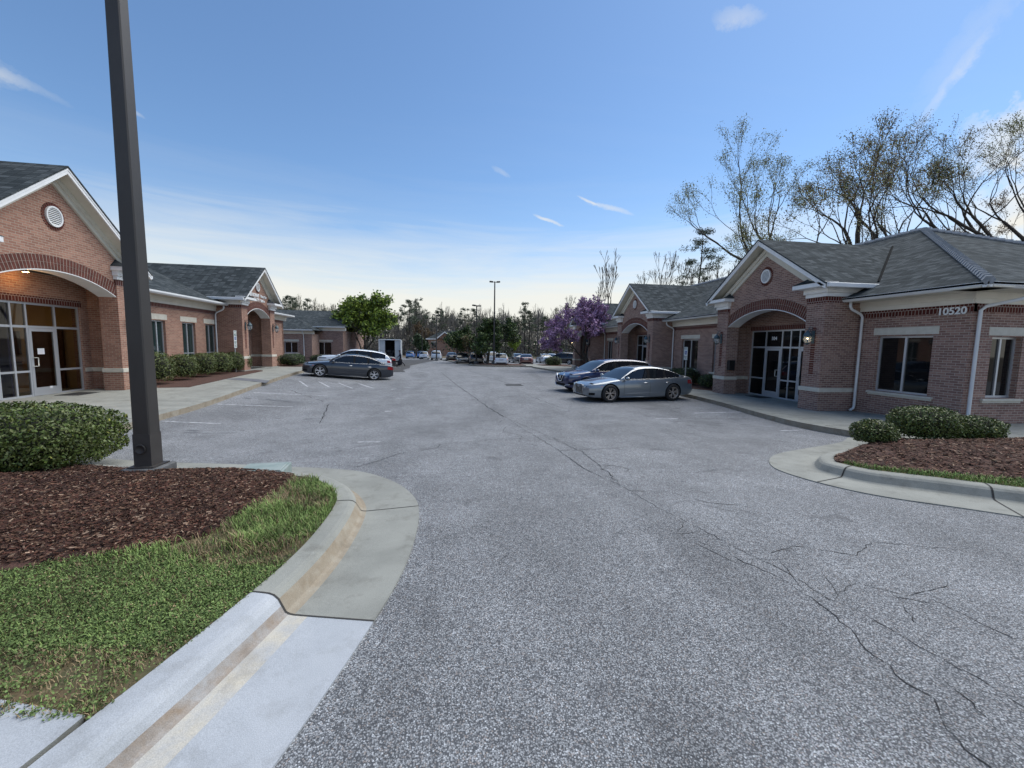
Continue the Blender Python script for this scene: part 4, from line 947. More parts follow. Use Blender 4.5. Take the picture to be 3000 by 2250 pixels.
def make_car(name,label,cat,style,pm,detail=1,group=None,rim='rim',spokes=5,sx=1.,sy=1.,sz=1.,grille='plain',glass='cglass',chrome_line=True,emblem=None):
    S=STY[style]; L=S['L']; ks=S['W']/2/max(h for t,h in S['hw']); root=thing(name,label,cat,group=group)
    X=lambda t:(L/2-t*L)*sx
    def hw(t): return smoothi(S['hw'],t)*ks*sy
    def zt(t): return smoothi(S['zt'],t)*sz
    def zb(t): return smoothi(S['zb'],t)*sz
    def zr(t): return smoothi(S['zr'],t,.015)*sz
    def crown(t): return .035*sz if .03<t<.97 else .012
    def ring(t):
        w,b,u=hw(t),zb(t),zt(t); h=u-b; c=crown(t)
        return [(0,b),(.8*w,b),(.955*w,b+.05*h),(.985*w,b+.18*h),(.995*w,b+.35*h),(1.*w,b+.55*h),(.985*w,b+.72*h),(.965*w,b+.86*h),(.93*w,b+.96*h),(.87*w,u),(.55*w,u+c*.8),(0,u+c)]
    ts=[0,.006,.014,.025,.04,.06]+[.06+i*(.88/(34 if detail else 14)) for i in range(1,(34 if detail else 14)+1)]+[.955,.97,.982,.992,1.]
    rings=[ring(t) for t in ts]; nk=len(rings[0]); V=[];F=[]
    for t,r in zip(ts,rings):
        V+=[(X(t),y,z) for y,z in r]+[(X(t),-y,z) for y,z in r[1:-1][::-1]]
    m=2*nk-2
    for i in range(len(ts)-1):
        for k in range(m): F.append((i*m+k,i*m+(k+1)%m,(i+1)*m+(k+1)%m,(i+1)*m+k))
    F.append(tuple(range(m))); F.append(tuple((len(ts)-1)*m+k for k in range(m))[::-1])
    me=bpy.data.meshes.new('body'); me.from_pydata(V,[],F); me.materials.append(pm); me.materials.append(M['plastic'])
    bm=bmesh.new(); bm.from_mesh(me); bmesh.ops.recalc_face_normals(bm,faces=bm.faces); bm.to_mesh(me); bm.free()
    body=bpy.data.objects.new('body',me); COL.objects.link(body)
    r=S['r']*sz; tw=.215*sy; wx=[(S['fw'],1),(S['rw'],0)]; track=S['W']/2*sy-.02
    # wheel arches cut out of the body
    cut=MB()
    for t,_ in wx:
        for s in (1,-1):
            n=28; ra=r*1.16; cx=X(t)
            P=[(cx+ra*math.cos(2*math.pi*i/n),s*(track-.34),r+ra*math.sin(2*math.pi*i/n)) for i in range(n)]
            cut.extr(P,(0,s*.6,0),0)
    co=cut.build('tmp',M['plastic'],uv=False)
    md=body.modifiers.new('b','BOOLEAN'); md.object=co; md.operation='DIFFERENCE'; md.solver='EXACT'
    dg=bpy.context.evaluated_depsgraph_get(); dg.update(); me2=bpy.data.meshes.new_from_object(body.evaluated_get(dg)); body.modifiers.clear(); body.data=me2; me2.name='body'
    bpy.data.objects.remove(co)
    for p in me2.polygons:
        c=p.center; ang=False
        for t,_ in wx:
            if abs(math.hypot(c.x-X(t),c.z-r)-r*1.16)<.012 and abs(c.y)>track-.36 and abs(c.y)<track+.06 and abs(p.normal.y)<.5: ang=True
        if abs(abs(c.y)-(track-.34))<.01: ang=True
        p.material_index=1 if ang else 0; p.use_smooth=not ang
    body.parent=root
    try:
        me2.set_sharp_from_angle(angle=R_(38))
    except Exception: pass
    def side(t,z):
        R=ring(t)[1:10]
        for (y0,z0),(y1,z1) in zip(R,R[1:]):
            if z0<=z<=z1: return y0+(y1-y0)*(z-z0)/max(z1-z0,1e-6)
        return R[-1][0] if z>R[-1][1] else R[0][0]
    def patch(nm,m_,t0,t1,zlo,zhi,s,off=.006,n=8,k=3,parent=root):
        mb=MB(); v=[];f=[]
        for i in range(n+1):
            t=t0+(t1-t0)*i/n; a=zlo(t) if callable(zlo) else zlo; b=zhi(t) if callable(zhi) else zhi
            for j in range(k+1):
                z=(a+(b-a)*j/k)*sz; z=min(z,zt(t)-.012); v.append((X(t)+(off*.8 if t<.1 else (-off*.8 if t>.93 else 0)),s*(side(t,z)+off),z))
        for i in range(n):
            for j in range(k): f.append((i*(k+1)+j,(i+1)*(k+1)+j,(i+1)*(k+1)+j+1,i*(k+1)+j+1))
        mb.add(v,f,0,True); return mb.build(nm,M[m_] if isinstance(m_,str) else m_,parent,uv=False)
    # greenhouse
    g0=S['zr'][0][0]; g1=S['zr'][-1][0]; n=60 if detail else 22
    def gring(t):
        w=.905*hw(t); b=zt(t)-.004; h=max(zr(t)-b,.0); hm=(S['H']*sz-b); wrr=S['wr']*sy
        y=lambda q: w-(w-wrr)*min(q/hm,1)**1.05
        yt=y(h)
        return [(w,b),(y(.5*h),b+.5*h),(y(.86*h),b+.86*h),(yt-.035 if h>.05 else yt,b+.965*h),(yt*.55,b+h+.006),(0,b+h+.014)]
    gt=[g0+(g1-g0)*i/n for i in range(n+1)]; GR=[gring(t) for t in gt]
    parts={}
    for i in range(n):
        t=(gt[i]+gt[i+1])/2; h=zr(t)-zt(t)
        for k in range(5):
            for s in (1,-1):
                if k<2: key=('side_window',s) if (S['g0']<t<S['g1'] and h>.09*sz) else ('roof',0)
                elif k==2: key=('roof',0)
                else: key=('windscreen',0) if t<S['ws'] else (('rear_window',0) if t>S['rs'] else ('roof',0))
                if k<2 and key[0]=='side_window' and any(abs(t-b)<.011 for b in S['bp']): key=('pillar_trim',s*10+(1 if t>.62 else 0))
                if t<g0+.012 and k>=3: key=('windscreen',0)
                q=parts.setdefault(key,MB()); a,b=GR[i],GR[i+1]
                q.add([(X(gt[i]),s*a[k][0],a[k][1]),(X(gt[i+1]),s*b[k][0],b[k][1]),(X(gt[i+1]),s*b[k+1][0],b[k+1][1]),(X(gt[i]),s*a[k+1][0],a[k+1][1])],[(0,1,2,3)],0,True)
    for (nm,s),q in parts.items():
        o=q.build(nm,pm if nm=='roof' else (M['plastic'] if nm=='pillar_trim' else M[glass]),root,uv=False,recalc=False)
        bm=bmesh.new(); bm.from_mesh(o.data); bmesh.ops.remove_doubles(bm,verts=bm.verts,dist=.0008); bmesh.ops.recalc_face_normals(bm,faces=bm.faces)
        for f in bm.faces:
            c=f.calc_center_median()
            if f.normal.dot(Vector((0,c.y*2,.4)))<0: f.normal_flip()
        bm.to_mesh(o.data); bm.free()
    # wheels
    for t,fr in wx:
        for s in (1,-1):
            cx=X(t); W=MB()
            prof=[(r*.66,-.5*tw),(r*.93,-.5*tw),(r,-.34*tw),(r,.34*tw),(r*.94,.5*tw),(r*.69,.5*tw),(r*.67,.42*tw)]
            yo=s*(track-.5*tw+.01)
            W.lathe([(a,s*b) for a,b in prof],(cx,yo,r),28 if detail else 14,0,'y',cap=False)
            w=W.build('wheel',M['tyre'],root,uv=False)
            Rm=MB(); f0=.40*tw; n_=28 if detail else 14
            Rm.lathe([(r*.69,s*f0),(r*.70,s*(f0+.012)),(r*.655,s*(f0+.012)),(r*.64,s*(f0-.03)),(r*.62,s*(-.1*tw))],(cx,yo,r),n_,0,'y',cap=False)
            Rm.lathe([(r*.62,s*(-.1*tw)),(0.001,s*(-.12*tw))],(cx,yo,r),n_,1,'y')
            Rm.lathe([(0.001,s*(f0+.002)),(r*.10,s*(f0)),(r*.15,s*(f0-.03)),(r*.15,s*0.)],(cx,yo,r),12,0,'y')
            for i in range(spokes):
                a0=2*math.pi*i/spokes+.3
                for da in ((-.10,.10) if spokes>=5 and detail else (0,)):
                    P=[]
                    for rr,ang,dd in ((.12,da*.4,f0-.02),(.64,da*2.1,f0+.004)):
                        for e in (-1,1):
                            wd=(.022 if rr<.3 else .034)*r/.34*(1 if detail else 2); ca=a0+ang
                            P.append((cx+r*rr*math.cos(ca)-e*wd/2*math.sin(ca),yo+s*dd,r+r*rr*math.sin(ca)+e*wd/2*math.cos(ca)))
                    Rm.extr([P[0],P[1],P[3],P[2]],(0,-s*.03,0),0)
            Rm.build('rim',[M[rim],M['black']],w,uv=False)
    # lamps
    hl=(.60,.72) if style=='sedan' else ((.78,.92) if style=='suv' else (.68,.83))
    for s in (1,-1):
        h=patch('headlight','lamp',.006,.122,lambda t:hl[0]+.42*t,lambda t:hl[1]-.03+.22*t-.35*max(t-.07,0),s)
        if detail: patch('indicator','amber',.10,.12,lambda t:hl[0]+.42*t+.005,lambda t:hl[0]+.42*t+.022,s,.009,parent=h)
        tl=(.74,.90) if style=='sedan' else (.92,1.10)
        if style=='hatch': tl=(.72,.98)
        patch('tail_light','tail',.925 if style!='hatch' else .95,.998,lambda t:tl[0]-.35*(t-.93)+.0,lambda t:tl[1],s)
    fx=L/2*sx; bx=-L/2*sx
    g=MB()
    if grille=='shield':
        P=[(.33,.70),(.36,.60),(.30,.30),(-.30,.30),(-.36,.60),(-.33,.70)]; g.extr([(fx-.01,y*sy,z*sz) for y,z in P],(.022,0,0),0)
        go=g.build('grille',M['plastic'],root,uv=False)
        b=MB()
        for i in range(7): z=(.34+i*.05)*sz; b.box(fx+.010,fx+.0145,-.31*sy,.31*sy,z,z+.006)
        b.tube([(fx+.015,y*sy,z*sz) for y,z in P+[P[0]]],.011,5); b.build('grille_frame',M['chrome'],go,uv=False)
        e=MB()
        for i in range(4):
            c=(i-1.5)*.062; e.tube([(fx+.028,(c+.038*math.cos(a/8*math.pi)),.62*sz+.038*math.sin(a/8*math.pi)) for a in range(17)],.006,4,cap=False)
        e.build('badge',M['chrome'],go,uv=False)
        pl=MB(); 
    elif grille=='vee':
        P=[(.34,.86),(.27,.60),(.22,.52),(-.22,.52),(-.27,.60),(-.34,.86)]; g.extr([(fx-.01,y*sy,z*sz) for y,z in P],(.022,0,0),0)
        go=g.build('grille',M['plastic'],root,uv=False)
        b=MB(); b.tube([(fx+.012,.44*sy,.93*sz),(fx+.026,.30*sy,.80*sz),(fx+.03,.20*sy,.60*sz),(fx+.03,.10*sy,.565*sz),(fx+.03,-.10*sy,.565*sz),(fx+.03,-.20*sy,.60*sz),(fx+.026,-.30*sy,.80*sz),(fx+.012,-.44*sy,.93*sz)],.026,6)
        b.tube([(fx+.03,.075*math.cos(a*math.pi/10),.75*sz+.075*math.sin(a*math.pi/10)) for a in range(21)],.011,5,cap=False); b.box(fx+.022,fx+.036,-.085,.085,.735*sz,.765*sz)
        b.build('chrome_grille_frame',M['chrome'],go,uv=False)
        c2=MB(); c2.tube([(fx-.10,.80*sy,.42*sz),(fx-.0,.62*sy,.40*sz),(fx+.02,.45*sy,.30*sz),(fx+.02,-.45*sy,.30*sz),(fx-.0,-.62*sy,.40*sz),(fx-.1,-.80*sy,.42*sz)],.016,5); c2.build('bumper_trim',M['chrome'],root,uv=False)
    else:
        g.box(fx-.01,fx+.010,-.34*sy,.34*sy,.42*sz,.56*sz); g.build('grille',M['plastic'],root,uv=False)
    # lower intakes, skirts
    lo=MB(); lo.box(fx-.015,fx+.006,-.50*sy,.50*sy,(.235 if style=='sedan' else .33)*sz,(.285 if style=='sedan' else .46)*sz); lo.build('lower_grille',M['plastic'],root,uv=False)
    for s in (1,-1):
        patch('air_intake','plastic',.012,.055,.30,.40,s) if style!='suv' else patch('fog_lamp_surround','plastic',.012,.06,.42,.54,s)
        sk=MB(); sk.tube([(X(.27),s*(side(.3,.24*sz)+.004),.215*sz),(X(.5),s*(side(.5,.24*sz)+.004),.21*sz),(X(.70),s*(side(.7,.24*sz)+.004),.215*sz)],.022 if style!='suv' else .05,5); sk.build('sill_trim',pm if style!='suv' else M['plastic'],root,uv=False)
    pt=MB(); pt.box(bx-.012,bx+.01,-.26,.26,(.76 if style=='sedan' else .70)*sz,(.90 if style=='sedan' else .84)*sz); pt.build('number_plate',M['plate'],root,uv=False)
    rb=MB(); rb.box(bx-.006,bx+.02,-.58*sy,.58*sy,.34*sz,.44*sz); rb.build('rear_bumper_insert',M['plastic'],root,uv=False)
    if detail:
        for s in (1,-1):
            if style=='suv':
                for t,_ in wx:
                    ar=MB(); P=[]
                    for i in range(15):
                        a=math.pi*(-.08+1.16*i/14); xx=X(t)+r*1.20*math.cos(a); zz_=r+r*1.20*math.sin(a); tt=(L/2-xx/sx)/L
                        P.append((xx,s*(side(min(max(tt,0),1),zz_)+.004),zz_))
                    ar.tube(P,.022,5); ar.build('wheel_arch_trim',pm,root,uv=False)
            # side glass outline in bright metal
            tr=MB(); P=[]; tt=[S['g0']+(S['g1']-S['g0'])*i/24 for i in range(25)]
            for t in tt: q=gring(t)[2]; P.append((X(t),s*(q[0]+.004),q[1]+.004))
            Q=[]
            for t in tt[::-1]: q=gring(t)[0]; Q.append((X(t),s*(q[0]+.012),q[1]+.006))
            if chrome_line: tr.tube(P+Q+[P[0]],.0075,5); tr.build('window_trim',M['chrome'],root,uv=False)
            # panel gaps
            for t,zlo in ((S['g0']-.01,.30),(S['bp'][0],.27),(S['bp'][1]+.06,.62 if style=='sedan' else .66)):
                dl=MB(); zs=[zlo+(zt(t)/sz-.015-zlo)*i/10 for i in range(11)]
                dl.tube([(X(t)+(-.05*((i/10)-.5)**2 if t>.6 else 0),s*(side(t,z*sz)+.0005),z*sz) for i,z in enumerate(zs)],.0042,4); dl.build('panel_gap',M['black'],root,uv=False)
            for t in (S['bp'][0]-.04,S['bp'][1]+.015):
                z=(.80 if style=='sedan' else .95)*sz; y=s*(side(t,z)+.018)
                hd=MB(); hd.tube([(X(t)+.10,y-s*.02,z),(X(t)+.07,y,z),(X(t)-.07,y,z+.004),(X(t)-.10,y-s*.02,z+.004)],.013,6); hd.build('door_handle',M['chrome'],root,uv=False)
            mt=S['g0']+.005; mz=zt(mt)+.055*sz; my=s*(hw(mt)+.10)
            mi=MB(); mi.lathe([(0,-.05),(.052,-.045),(.072,-.01),(.068,.03),(.03,.065),(0,.07)],(0,0,0),12,0,'x')
            mi.v=[(X(mt)+x*1.1,my+y*1.5,mz+z*.95) for x,y,z in mi.v]; mi.tube([(X(mt),s*(hw(mt)*.93),zt(mt)+.01),(X(mt)+.01,my-s*.05,mz-.03)],.022,6)
            mi.build('wing_mirror',pm,root,uv=False)
            # crease along the doors
            cr_=MB(); z0=(.36 if style=='sedan' else .45)*sz; cr_.tube([(X(t),s*(side(t,z0)+.001),z0+.05*(t-.28)) for t in [.30+.4*i/8 for i in range(9)]],[.003]+[.009]*7+[.003],5); cr_.build('door_crease',pm,root,uv=False)
        ae=MB(); ta=S['rs']-.03; ae.extr([(X(ta)+.09,-.012,zr(ta)+.012),(X(ta)-.05,-.02,zr(ta)+.0),(X(ta)-.05,.02,zr(ta)+.0),(X(ta)+.09,.012,zr(ta)+.012)],(-.03,0,.05)); ae.build('roof_aerial',pm,root,uv=False)
        if emblem: pass
    if style=='suv' and detail:
        for s in ():
            rl=MB(); rl.tube([(X(t),s*(gring(t)[3][0]+.0),gring(t)[3][1]+.03) for t in (.44,.5,.6,.7,.8,.87)],.014,6); rl.build('roof_rail',M['chrome'],root,uv=False)
        sp=MB(); t=S['rs']; q=gring(t); sp.box(X(t)-.16,X(t)+.02,-q[3][0]+.03,q[3][0]-.03,zr(t)-.01,zr(t)+.025); sp.build('roof_spoiler',pm,root,uv=False,bevel=.01)
    return root
def place(o,x,y,head,dz=0.,pitch=True):
    "head = direction of travel in degrees anticlockwise from +X"
    a=R_(head); d=1.4
    zf=zg(x+d*math.cos(a),y+d*math.sin(a)); zb_=zg(x-d*math.cos(a),y-d*math.sin(a))
    zl=zg(x-.75*math.sin(a),y+.75*math.cos(a)); zr_=zg(x+.75*math.sin(a),y-.75*math.cos(a))
    o.location=(x,y,zg(x,y)+dz); o.rotation_euler=(math.atan2(zl-zr_,1.5),-math.atan2(zf-zb_,2*d),a); return o
pg=paint('graphite_blue_paint',(.030,.037,.052),.45,.28); ps=paint('silver_blue_paint',(.20,.23,.26),.6,.3); pb=paint('deep_blue_paint',(.003,.012,.075),.2,.3)
pw=paint('white_pearl_paint',(.62,.68,.74),.1,.3); pk=paint('black_paint',(.010,.010,.013),.2,.25); pr=paint('dark_red_paint',(.085,.010,.014),.3,.3); pbl=paint('light_blue_paint',(.12,.25,.50),.3,.3); pgy=paint('grey_paint',(.12,.13,.14),.4,.3)
G1='cars parked in front of the buildings'; G2='cars parked in the far lot'
place(make_car('parked_car','dark graphite sedan with bright five-spoke rims parked nose-in at the left kerb','car','sedan',pg,spokes=5,group=G1,sx=.99,sz=.97),-6.35,25.1,196)
place(make_car('parked_car','silver sedan with dark multi-spoke rims, nearest car on the right side','car','sedan',ps,spokes=5,rim='rim_d',group=G1,grille='shield',sx=1.0,sz=.96),7.35,16.35,189)
place(make_car('parked_car','deep blue crossover with bright V-shaped grille behind the silver sedan','car','suv',pb,spokes=5,rim='rim_d',group=G1,grille='vee',sz=.925),7.35,19.55,190)
place(make_car('parked_car','white crossover mostly hidden behind the graphite sedan on the left','car','suv',pw,group=G1,sz=.94),-7.2,30.2,192)
FAR=[('sedan','dark sedan parked beyond the white crossover on the left',pk,-7.9,37.,192),
('hatch','white hatchback seen from behind beside the tall lamp pole',pw,5.35,49.9,84),
('sedan','dark red sedan seen from behind in the far lot',pr,9.1,53.5,80),
('suv','black sport utility with red lamps behind the far planted island',pk,2.5,53.3,88),
('sedan','grey sedan facing forwards behind the small island tree',pgy,.75,57.,-88),
('suv','white sport utility half hidden behind the white hatchback',pw,5.0,60.,90),
('suv','black and silver sport utility by the right building corner',pk,14.9,57.,150),
('sedan','white sedan right of the dark red sedan',pw,13.6,63.5,90),
('sedan','silver sedan left of the black sport utility by the building',ps,16.4,62.5,130),
('sedan','white sedan farthest right between two silver cars',pw,16.,68.,70),
('suv','white pickup sized vehicle seen from behind near the far brick house',pw,-3.7,76.,90),
('hatch','small white hatchback left of the big white vehicle far away',pw,-6.2,80,90),
('hatch','light blue hatchback under the dark evergreen far left',pbl,-9.4,86,90),
('hatch','second light blue hatchback beside the leftmost one',pbl,-7.4,88,90),
('sedan','dark sedan between grey sedan and white pickup',pk,-.9,70.,90),
('sedan','dark grey sedan behind the gap between hatchback and red sedan',pgy,9.2,63.,95)]
for st,lab,p,x,y,h in FAR: place(make_car('parked_car',lab,'car',st,p,detail=0,group=G2),x,y,h)
# ---------------------------------------------------------------- vegetation
def leafmat(name,c,rough=.55,var=.35):
    m=mat(name,c,rough,0,.35); t,b=nodes(m); tc=N(t,'ShaderNodeTexCoord'); n=N(t,'ShaderNodeTexNoise',Scale=3.,Detail=4.); t.links.new(tc.outputs['Object'],n.inputs['Vector'])
    oi=N(t,'ShaderNodeNewGeometry'); rp=oi.outputs['Random Per Island']
    c1=mixrgb(t,rp,tuple(x*(1-var) for x in c),tuple(min(1,x*(1+var)) for x in c)); c2=mixrgb(t,1.,c1,ramp(t,n.outputs[0],[(.3,.7),(.7,1.25)]),'MULTIPLY')
    t.links.new(c2,b.inputs['Base Color']); return m
M['bark']=noisy('grey_bark',(.085,.076,.066),(.16,.145,.125),6.,.95,stretch=(1,1,.25),bmp=.01)
M['barkd']=noisy('dark_bark',(.03,.026,.022),(.07,.06,.05),6.,.95,stretch=(1,1,.25))
M['bark_hazed']=noisy('hazed_twigs',(.17,.15,.125),(.26,.235,.20),3.,.95)  # paled twig colour, distance haze of the far wood put into it
M['leaf_bud']=leafmat('spring_buds',(.26,.27,.10)); M['leaf_rust']=leafmat('russet_buds',(.22,.15,.08)); M['leaf_bright']=leafmat('fresh_green_leaf',(.22,.30,.045))
M['leaf_dark']=leafmat('dark_evergreen_leaf',(.035,.06,.022)); M['needle']=leafmat('hazed_needles',(.075,.10,.058)); M['blossom']=leafmat('purple_blossom',(.36,.23,.38),.8)  # needle colour lightened, haze painted into it
M['leaf_box']=leafmat('glossy_hedge_leaf',(.085,.12,.028),.38,.5); M['leaf_hedge']=leafmat('hedge_leaf',(.075,.115,.028),.5,.45); M['leaf_olive']=leafmat('olive_leaf',(.11,.13,.04),.5,.4); M['leaf_yel']=leafmat('yellow_leaf',(.30,.30,.06),.5,.3)
M['core']=mat('core_shade',(.012,.014,.008),.95)
M['grassm']=leafmat('grass_blade',(.20,.28,.085),.8,.45); M['grass_dry']=leafmat('dry_grass',(.28,.21,.12),.7,.4); M['clover']=leafmat('clover_leaf',(.13,.19,.06),.8,.5)
def rnd_unit(rg):
    z=rg.uniform(-1,1); a=rg.uniform(0,2*math.pi); s=math.sqrt(1-z*z); return Vector((s*math.cos(a),s*math.sin(a),z))
def leaf(mb,p,s,rg,mi=0,asp=.5,nrm=None):
    d=rnd_unit(rg); n=nrm+rnd_unit(rg)*.8 if nrm else rnd_unit(rg); w=d.cross(n)
    if w.length<.05: return
    w=w.normalized()*s*asp*.5; l=d*s*.5
    mb.add([p-l,p+w*1.,p+l,p-w*1.],[(0,1,2,3)],mi)
def branch_tree(seed,H,R0,splits,spread,trunk_f=.25,gn=3,minr=.012,lean=(0,0),up=.35,wig=.10,sub=3,curv=.0,sides=6):
    "returns (MB of wood, list of twig points)"
    rg=random.Random(seed); mb=MB(); tips=[]
    def grow(p,d,L,r,lv):
        n=4 if lv<2 else 3; P=[p.copy()]; Rr=[r]; q=p.copy(); dd=d.copy()
        for i in range(n):
            dd=(dd+rnd_unit(rg)*wig+Vector((0,0,up*.12))).normalized(); q=q+dd*L/n; P.append(q.copy()); Rr.append(max(r*(1-.30*(i+1)/n),minr))
        mb.tube(P,Rr,max(3,sides-lv),0,cap=(lv>=splits))
        if lv>=splits: tips.extend(P[1:]); return
        k=sub if lv else sub+1
        for i in range(k):
            at=P[-1] if i<2 else P[rg.randint(1,n-1)]
            a=rg.uniform(0,2*math.pi); s=spread*rg.uniform(.6,1.25)*(1. if i else .45)
            ax=dd.orthogonal().normalized(); ax.rotate(Matrix.Rotation(a,3,dd)); nd=dd.copy(); nd.rotate(Matrix.Rotation(s,3,ax)); nd=(nd+Vector((0,0,up*.35))).normalized()
            grow(at,nd,L*rg.uniform(.62,.86),Rr[-1]*rg.uniform(.70,.88) if i<2 else Rr[-1]*.55,lv+1)
        if lv>=splits-2: tips.extend(P[2:])
    d=Vector((lean[0],lean[1],1)).normalized(); grow(Vector((0,0,0)),d,H*trunk_f,R0,0)
    return mb,tips
def fit_h(mb,tips,H):
    zz_=sorted(v[2] for v in mb.v); k=H/zz_[int(len(zz_)*.997)]; mb.v=[(v[0]*k,v[1]*k,v[2]*k) for v in mb.v]; return [t*k for t in tips]
def tree(name,label,x,y,wood,tips,bark,lm,nl,ls,lr,group=None,rz=0.,seed=1,z=None,crown='crown',asp=.6):
    rg=random.Random(seed); root=thing(name,label,'tree',(x,y,(zg(x,y) if z is None else z)-.1),rz,group)
    wood.build('trunk',M[bark],root,uv=False,recalc=False)
    if nl:
        lm=lm if isinstance(lm,(list,tuple)) else [lm]; mb=MB()
        for t in tips:
            for i in range(nl): leaf(mb,t+rnd_unit(rg)*lr*rg.random()**.5,ls*rg.uniform(.6,1.3),rg,rg.randrange(len(lm)),asp)
        mb.build(crown,[M[q] for q in lm],root,uv=False,recalc=False)
    return root
def at(px,Z):     # ground position seen under column px at distance Z along the view
    a=math.atan((px-1500)/1196.)+R_(7.708); r=Z/math.cos(a-R_(7.708)); return r*math.sin(a),r*math.cos(a)
def htop(py,Z,px=1500):
    m=cam.matrix_world; d=(m@Vector(((px-1500)/1196.,-(py-1125)/1196.,-1,0)).to_4d()) if False else (m.to_3x3()@Vector(((px-1500)/1196.,-(py-1125)/1196.,-1)))
    k=d.x*math.sin(R_(7.708))+d.y*math.cos(R_(7.708)); return CAM_H+d.z*Z/k
# tall trees behind the right building
BT='tall budding trees behind the right building'
SPL=7
for i,(px,Z,py,leanx,leany,sp,spl,ls,nl,lm,tf,lab) in enumerate([
 (2298,46,395,.0,0,.50,6,.15,2,['leaf_bud'],.30,'slender multi-stemmed tree with pale buds, left end of the tall trees over the roof'),
 (2545,44,355,-.05,0,.72,6,.19,2,['leaf_rust','leaf_bud','leaf_dark'],.22,'wide tree with russet buds standing over the gable ridge'),
 (2735,40,330,-.75,.1,.60,6,.16,1,['leaf_rust','leaf_bud'],.30,'tree with a trunk leaning far left over the hip roof'),
 (2785,43,245,.12,0,.55,6,.16,2,['leaf_rust','leaf_bud'],.30,'tallest tree rising straight behind the peak of the hip roof'),
 (2905,42,262,.05,0,.60,6,.15,2,['leaf_bud'],.28,'dark forked tree right of the tallest one'),
 (3010,40,205,-.05,0,.60,6,.15,2,['leaf_bud','leaf_rust'],.28,'spreading tree cut off by the right edge of the view'),
 (2165,60,570,0,0,.60,6,.20,2,['leaf_bud'],.28,'smaller pale budding tree left of the slender tall tree'),
 (2990,55,560,0,0,.7,6,.2,1,['leaf_rust'],.25,'low bare tree seen over the far end of the hip roof')]):
    x,y=at(px,Z); H=htop(py,Z,px)+.8
    w,t=branch_tree(100+i,H,.52 if i not in (6,7) else .26,SPL,sp*.85,tf,minr=.017,sub=2,lean=(leanx,leany),wig=.22,up=.30); t=fit_h(w,t,H)
    tree('budding_tree',lab,x,y,w,t,'barkd',lm,nl+9,ls*.85,.62,BT,rz=0,seed=i,z=-.5)
def pine(name,label,x,y,H,seed,group,crownf=.45,z=None,n=26,R=.26,cr=.22,nl=None,ls=.34):
    rg=random.Random(seed); root=thing(name,label,'tree',(x,y,(zg(x,y) if z is None else z)-.1),0,group); mb=MB(); lf=MB()
    P=[Vector((.15*math.sin(k*.7+seed),.15*math.cos(k*.9+seed),H*k/8)) for k in range(9)]; mb.tube(P,[R*(1-.85*k/8) for k in range(9)],7)
    for i in range(n):
        h=H*(1-crownf)+H*crownf*(i+rg.random())/n; fr=(h-H*(1-crownf))/(H*crownf); L=H*cr*(1.15-fr*.85)*rg.uniform(.5,1.15)*(1 if fr>.2 else .75)
        a=rg.uniform(0,6.28); b=Vector((0,0,h)); e=b+Vector((math.cos(a)*L,math.sin(a)*L,L*rg.uniform(-.1,.35)))
        m_=(b+e)/2+Vector((0,0,-.06*L)); mb.tube([b,m_,e],[R*.2,R*.13,R*.06],4)
        for k in range(rg.randint(3,5)):
            c=b.lerp(e,rg.uniform(.5,1.05))+rnd_unit(rg)*.3; rr=rg.uniform(.35,.75)*H/16
            for j in range(nl or 26):
                d=rnd_unit(rg); d.z*=.6; leaf(lf,c+d*rr*rg.random()**.4,ls*rg.uniform(.7,1.2),rg,0,.22)
    mb.build('trunk',M['barkd'],root,uv=False,recalc=False); lf.build('crown',[M['needle']],root,uv=False,recalc=False); return root
x,y=at(2032,62); pine('pine_tree','lone dark pine between the bare trees left of the big gable roof',x,y,htop(668,62,2032)+.7,3,'pines behind the right building',.62,z=-.7,n=30,nl=34,ls=.42)
for i,(px,Z,py,sp,lab) in enumerate([(1775,75,748,.42,'bare fan-shaped tree behind the purple blossoming tree'),(1905,80,742,.5,'bare tree left of the lone pine, over the middle gable'),(1960,84,760,.55,'bare tree touching the left side of the lone pine'),(2100,78,765,.6,'bare tree right of the lone pine, behind the ridge'),(1660,95,868,.5,'small bare tree left of the fan-shaped one')]):
    x,y=at(px,Z); H=htop(py,Z,px)+1.2; w,t=branch_tree(140+i,H,.34,7,sp*.85,.24,minr=.03,sub=2,wig=.12,up=.4); t=fit_h(w,t,H); tree('bare_tree',lab,x,y,w,t,'bark',['leaf_bud'],1 if i else 0,.12,.4,'bare trees behind the right building',z=-1.)
# redbud
w,t=branch_tree(214,6.9,.15,6,.68,.19,wig=.2,up=.24,sub=3); t=[q for q in fit_h(w,t,6.6) if q.z>1.9]
tree('redbud_tree','redbud covered in purple blossom in front of the far right porch',11.8,35.3,w,t,'barkd',['blossom'],5,.17,.20,seed=5,asp=.7,rz=.6)
# bright green street tree on the left
w,t=branch_tree(221,8.0,.17,6,.66,.20,wig=.15,up=.25,sub=3); t=fit_h(w,t,7.9)
x,y=at(1062,47); tree('street_tree','bright green leafy tree beside the truck on the left',x,y,w,t,'bark',['leaf_bright','leaf_bright','leaf_hedge'],4,.34,.5,seed=6,z=-.75)
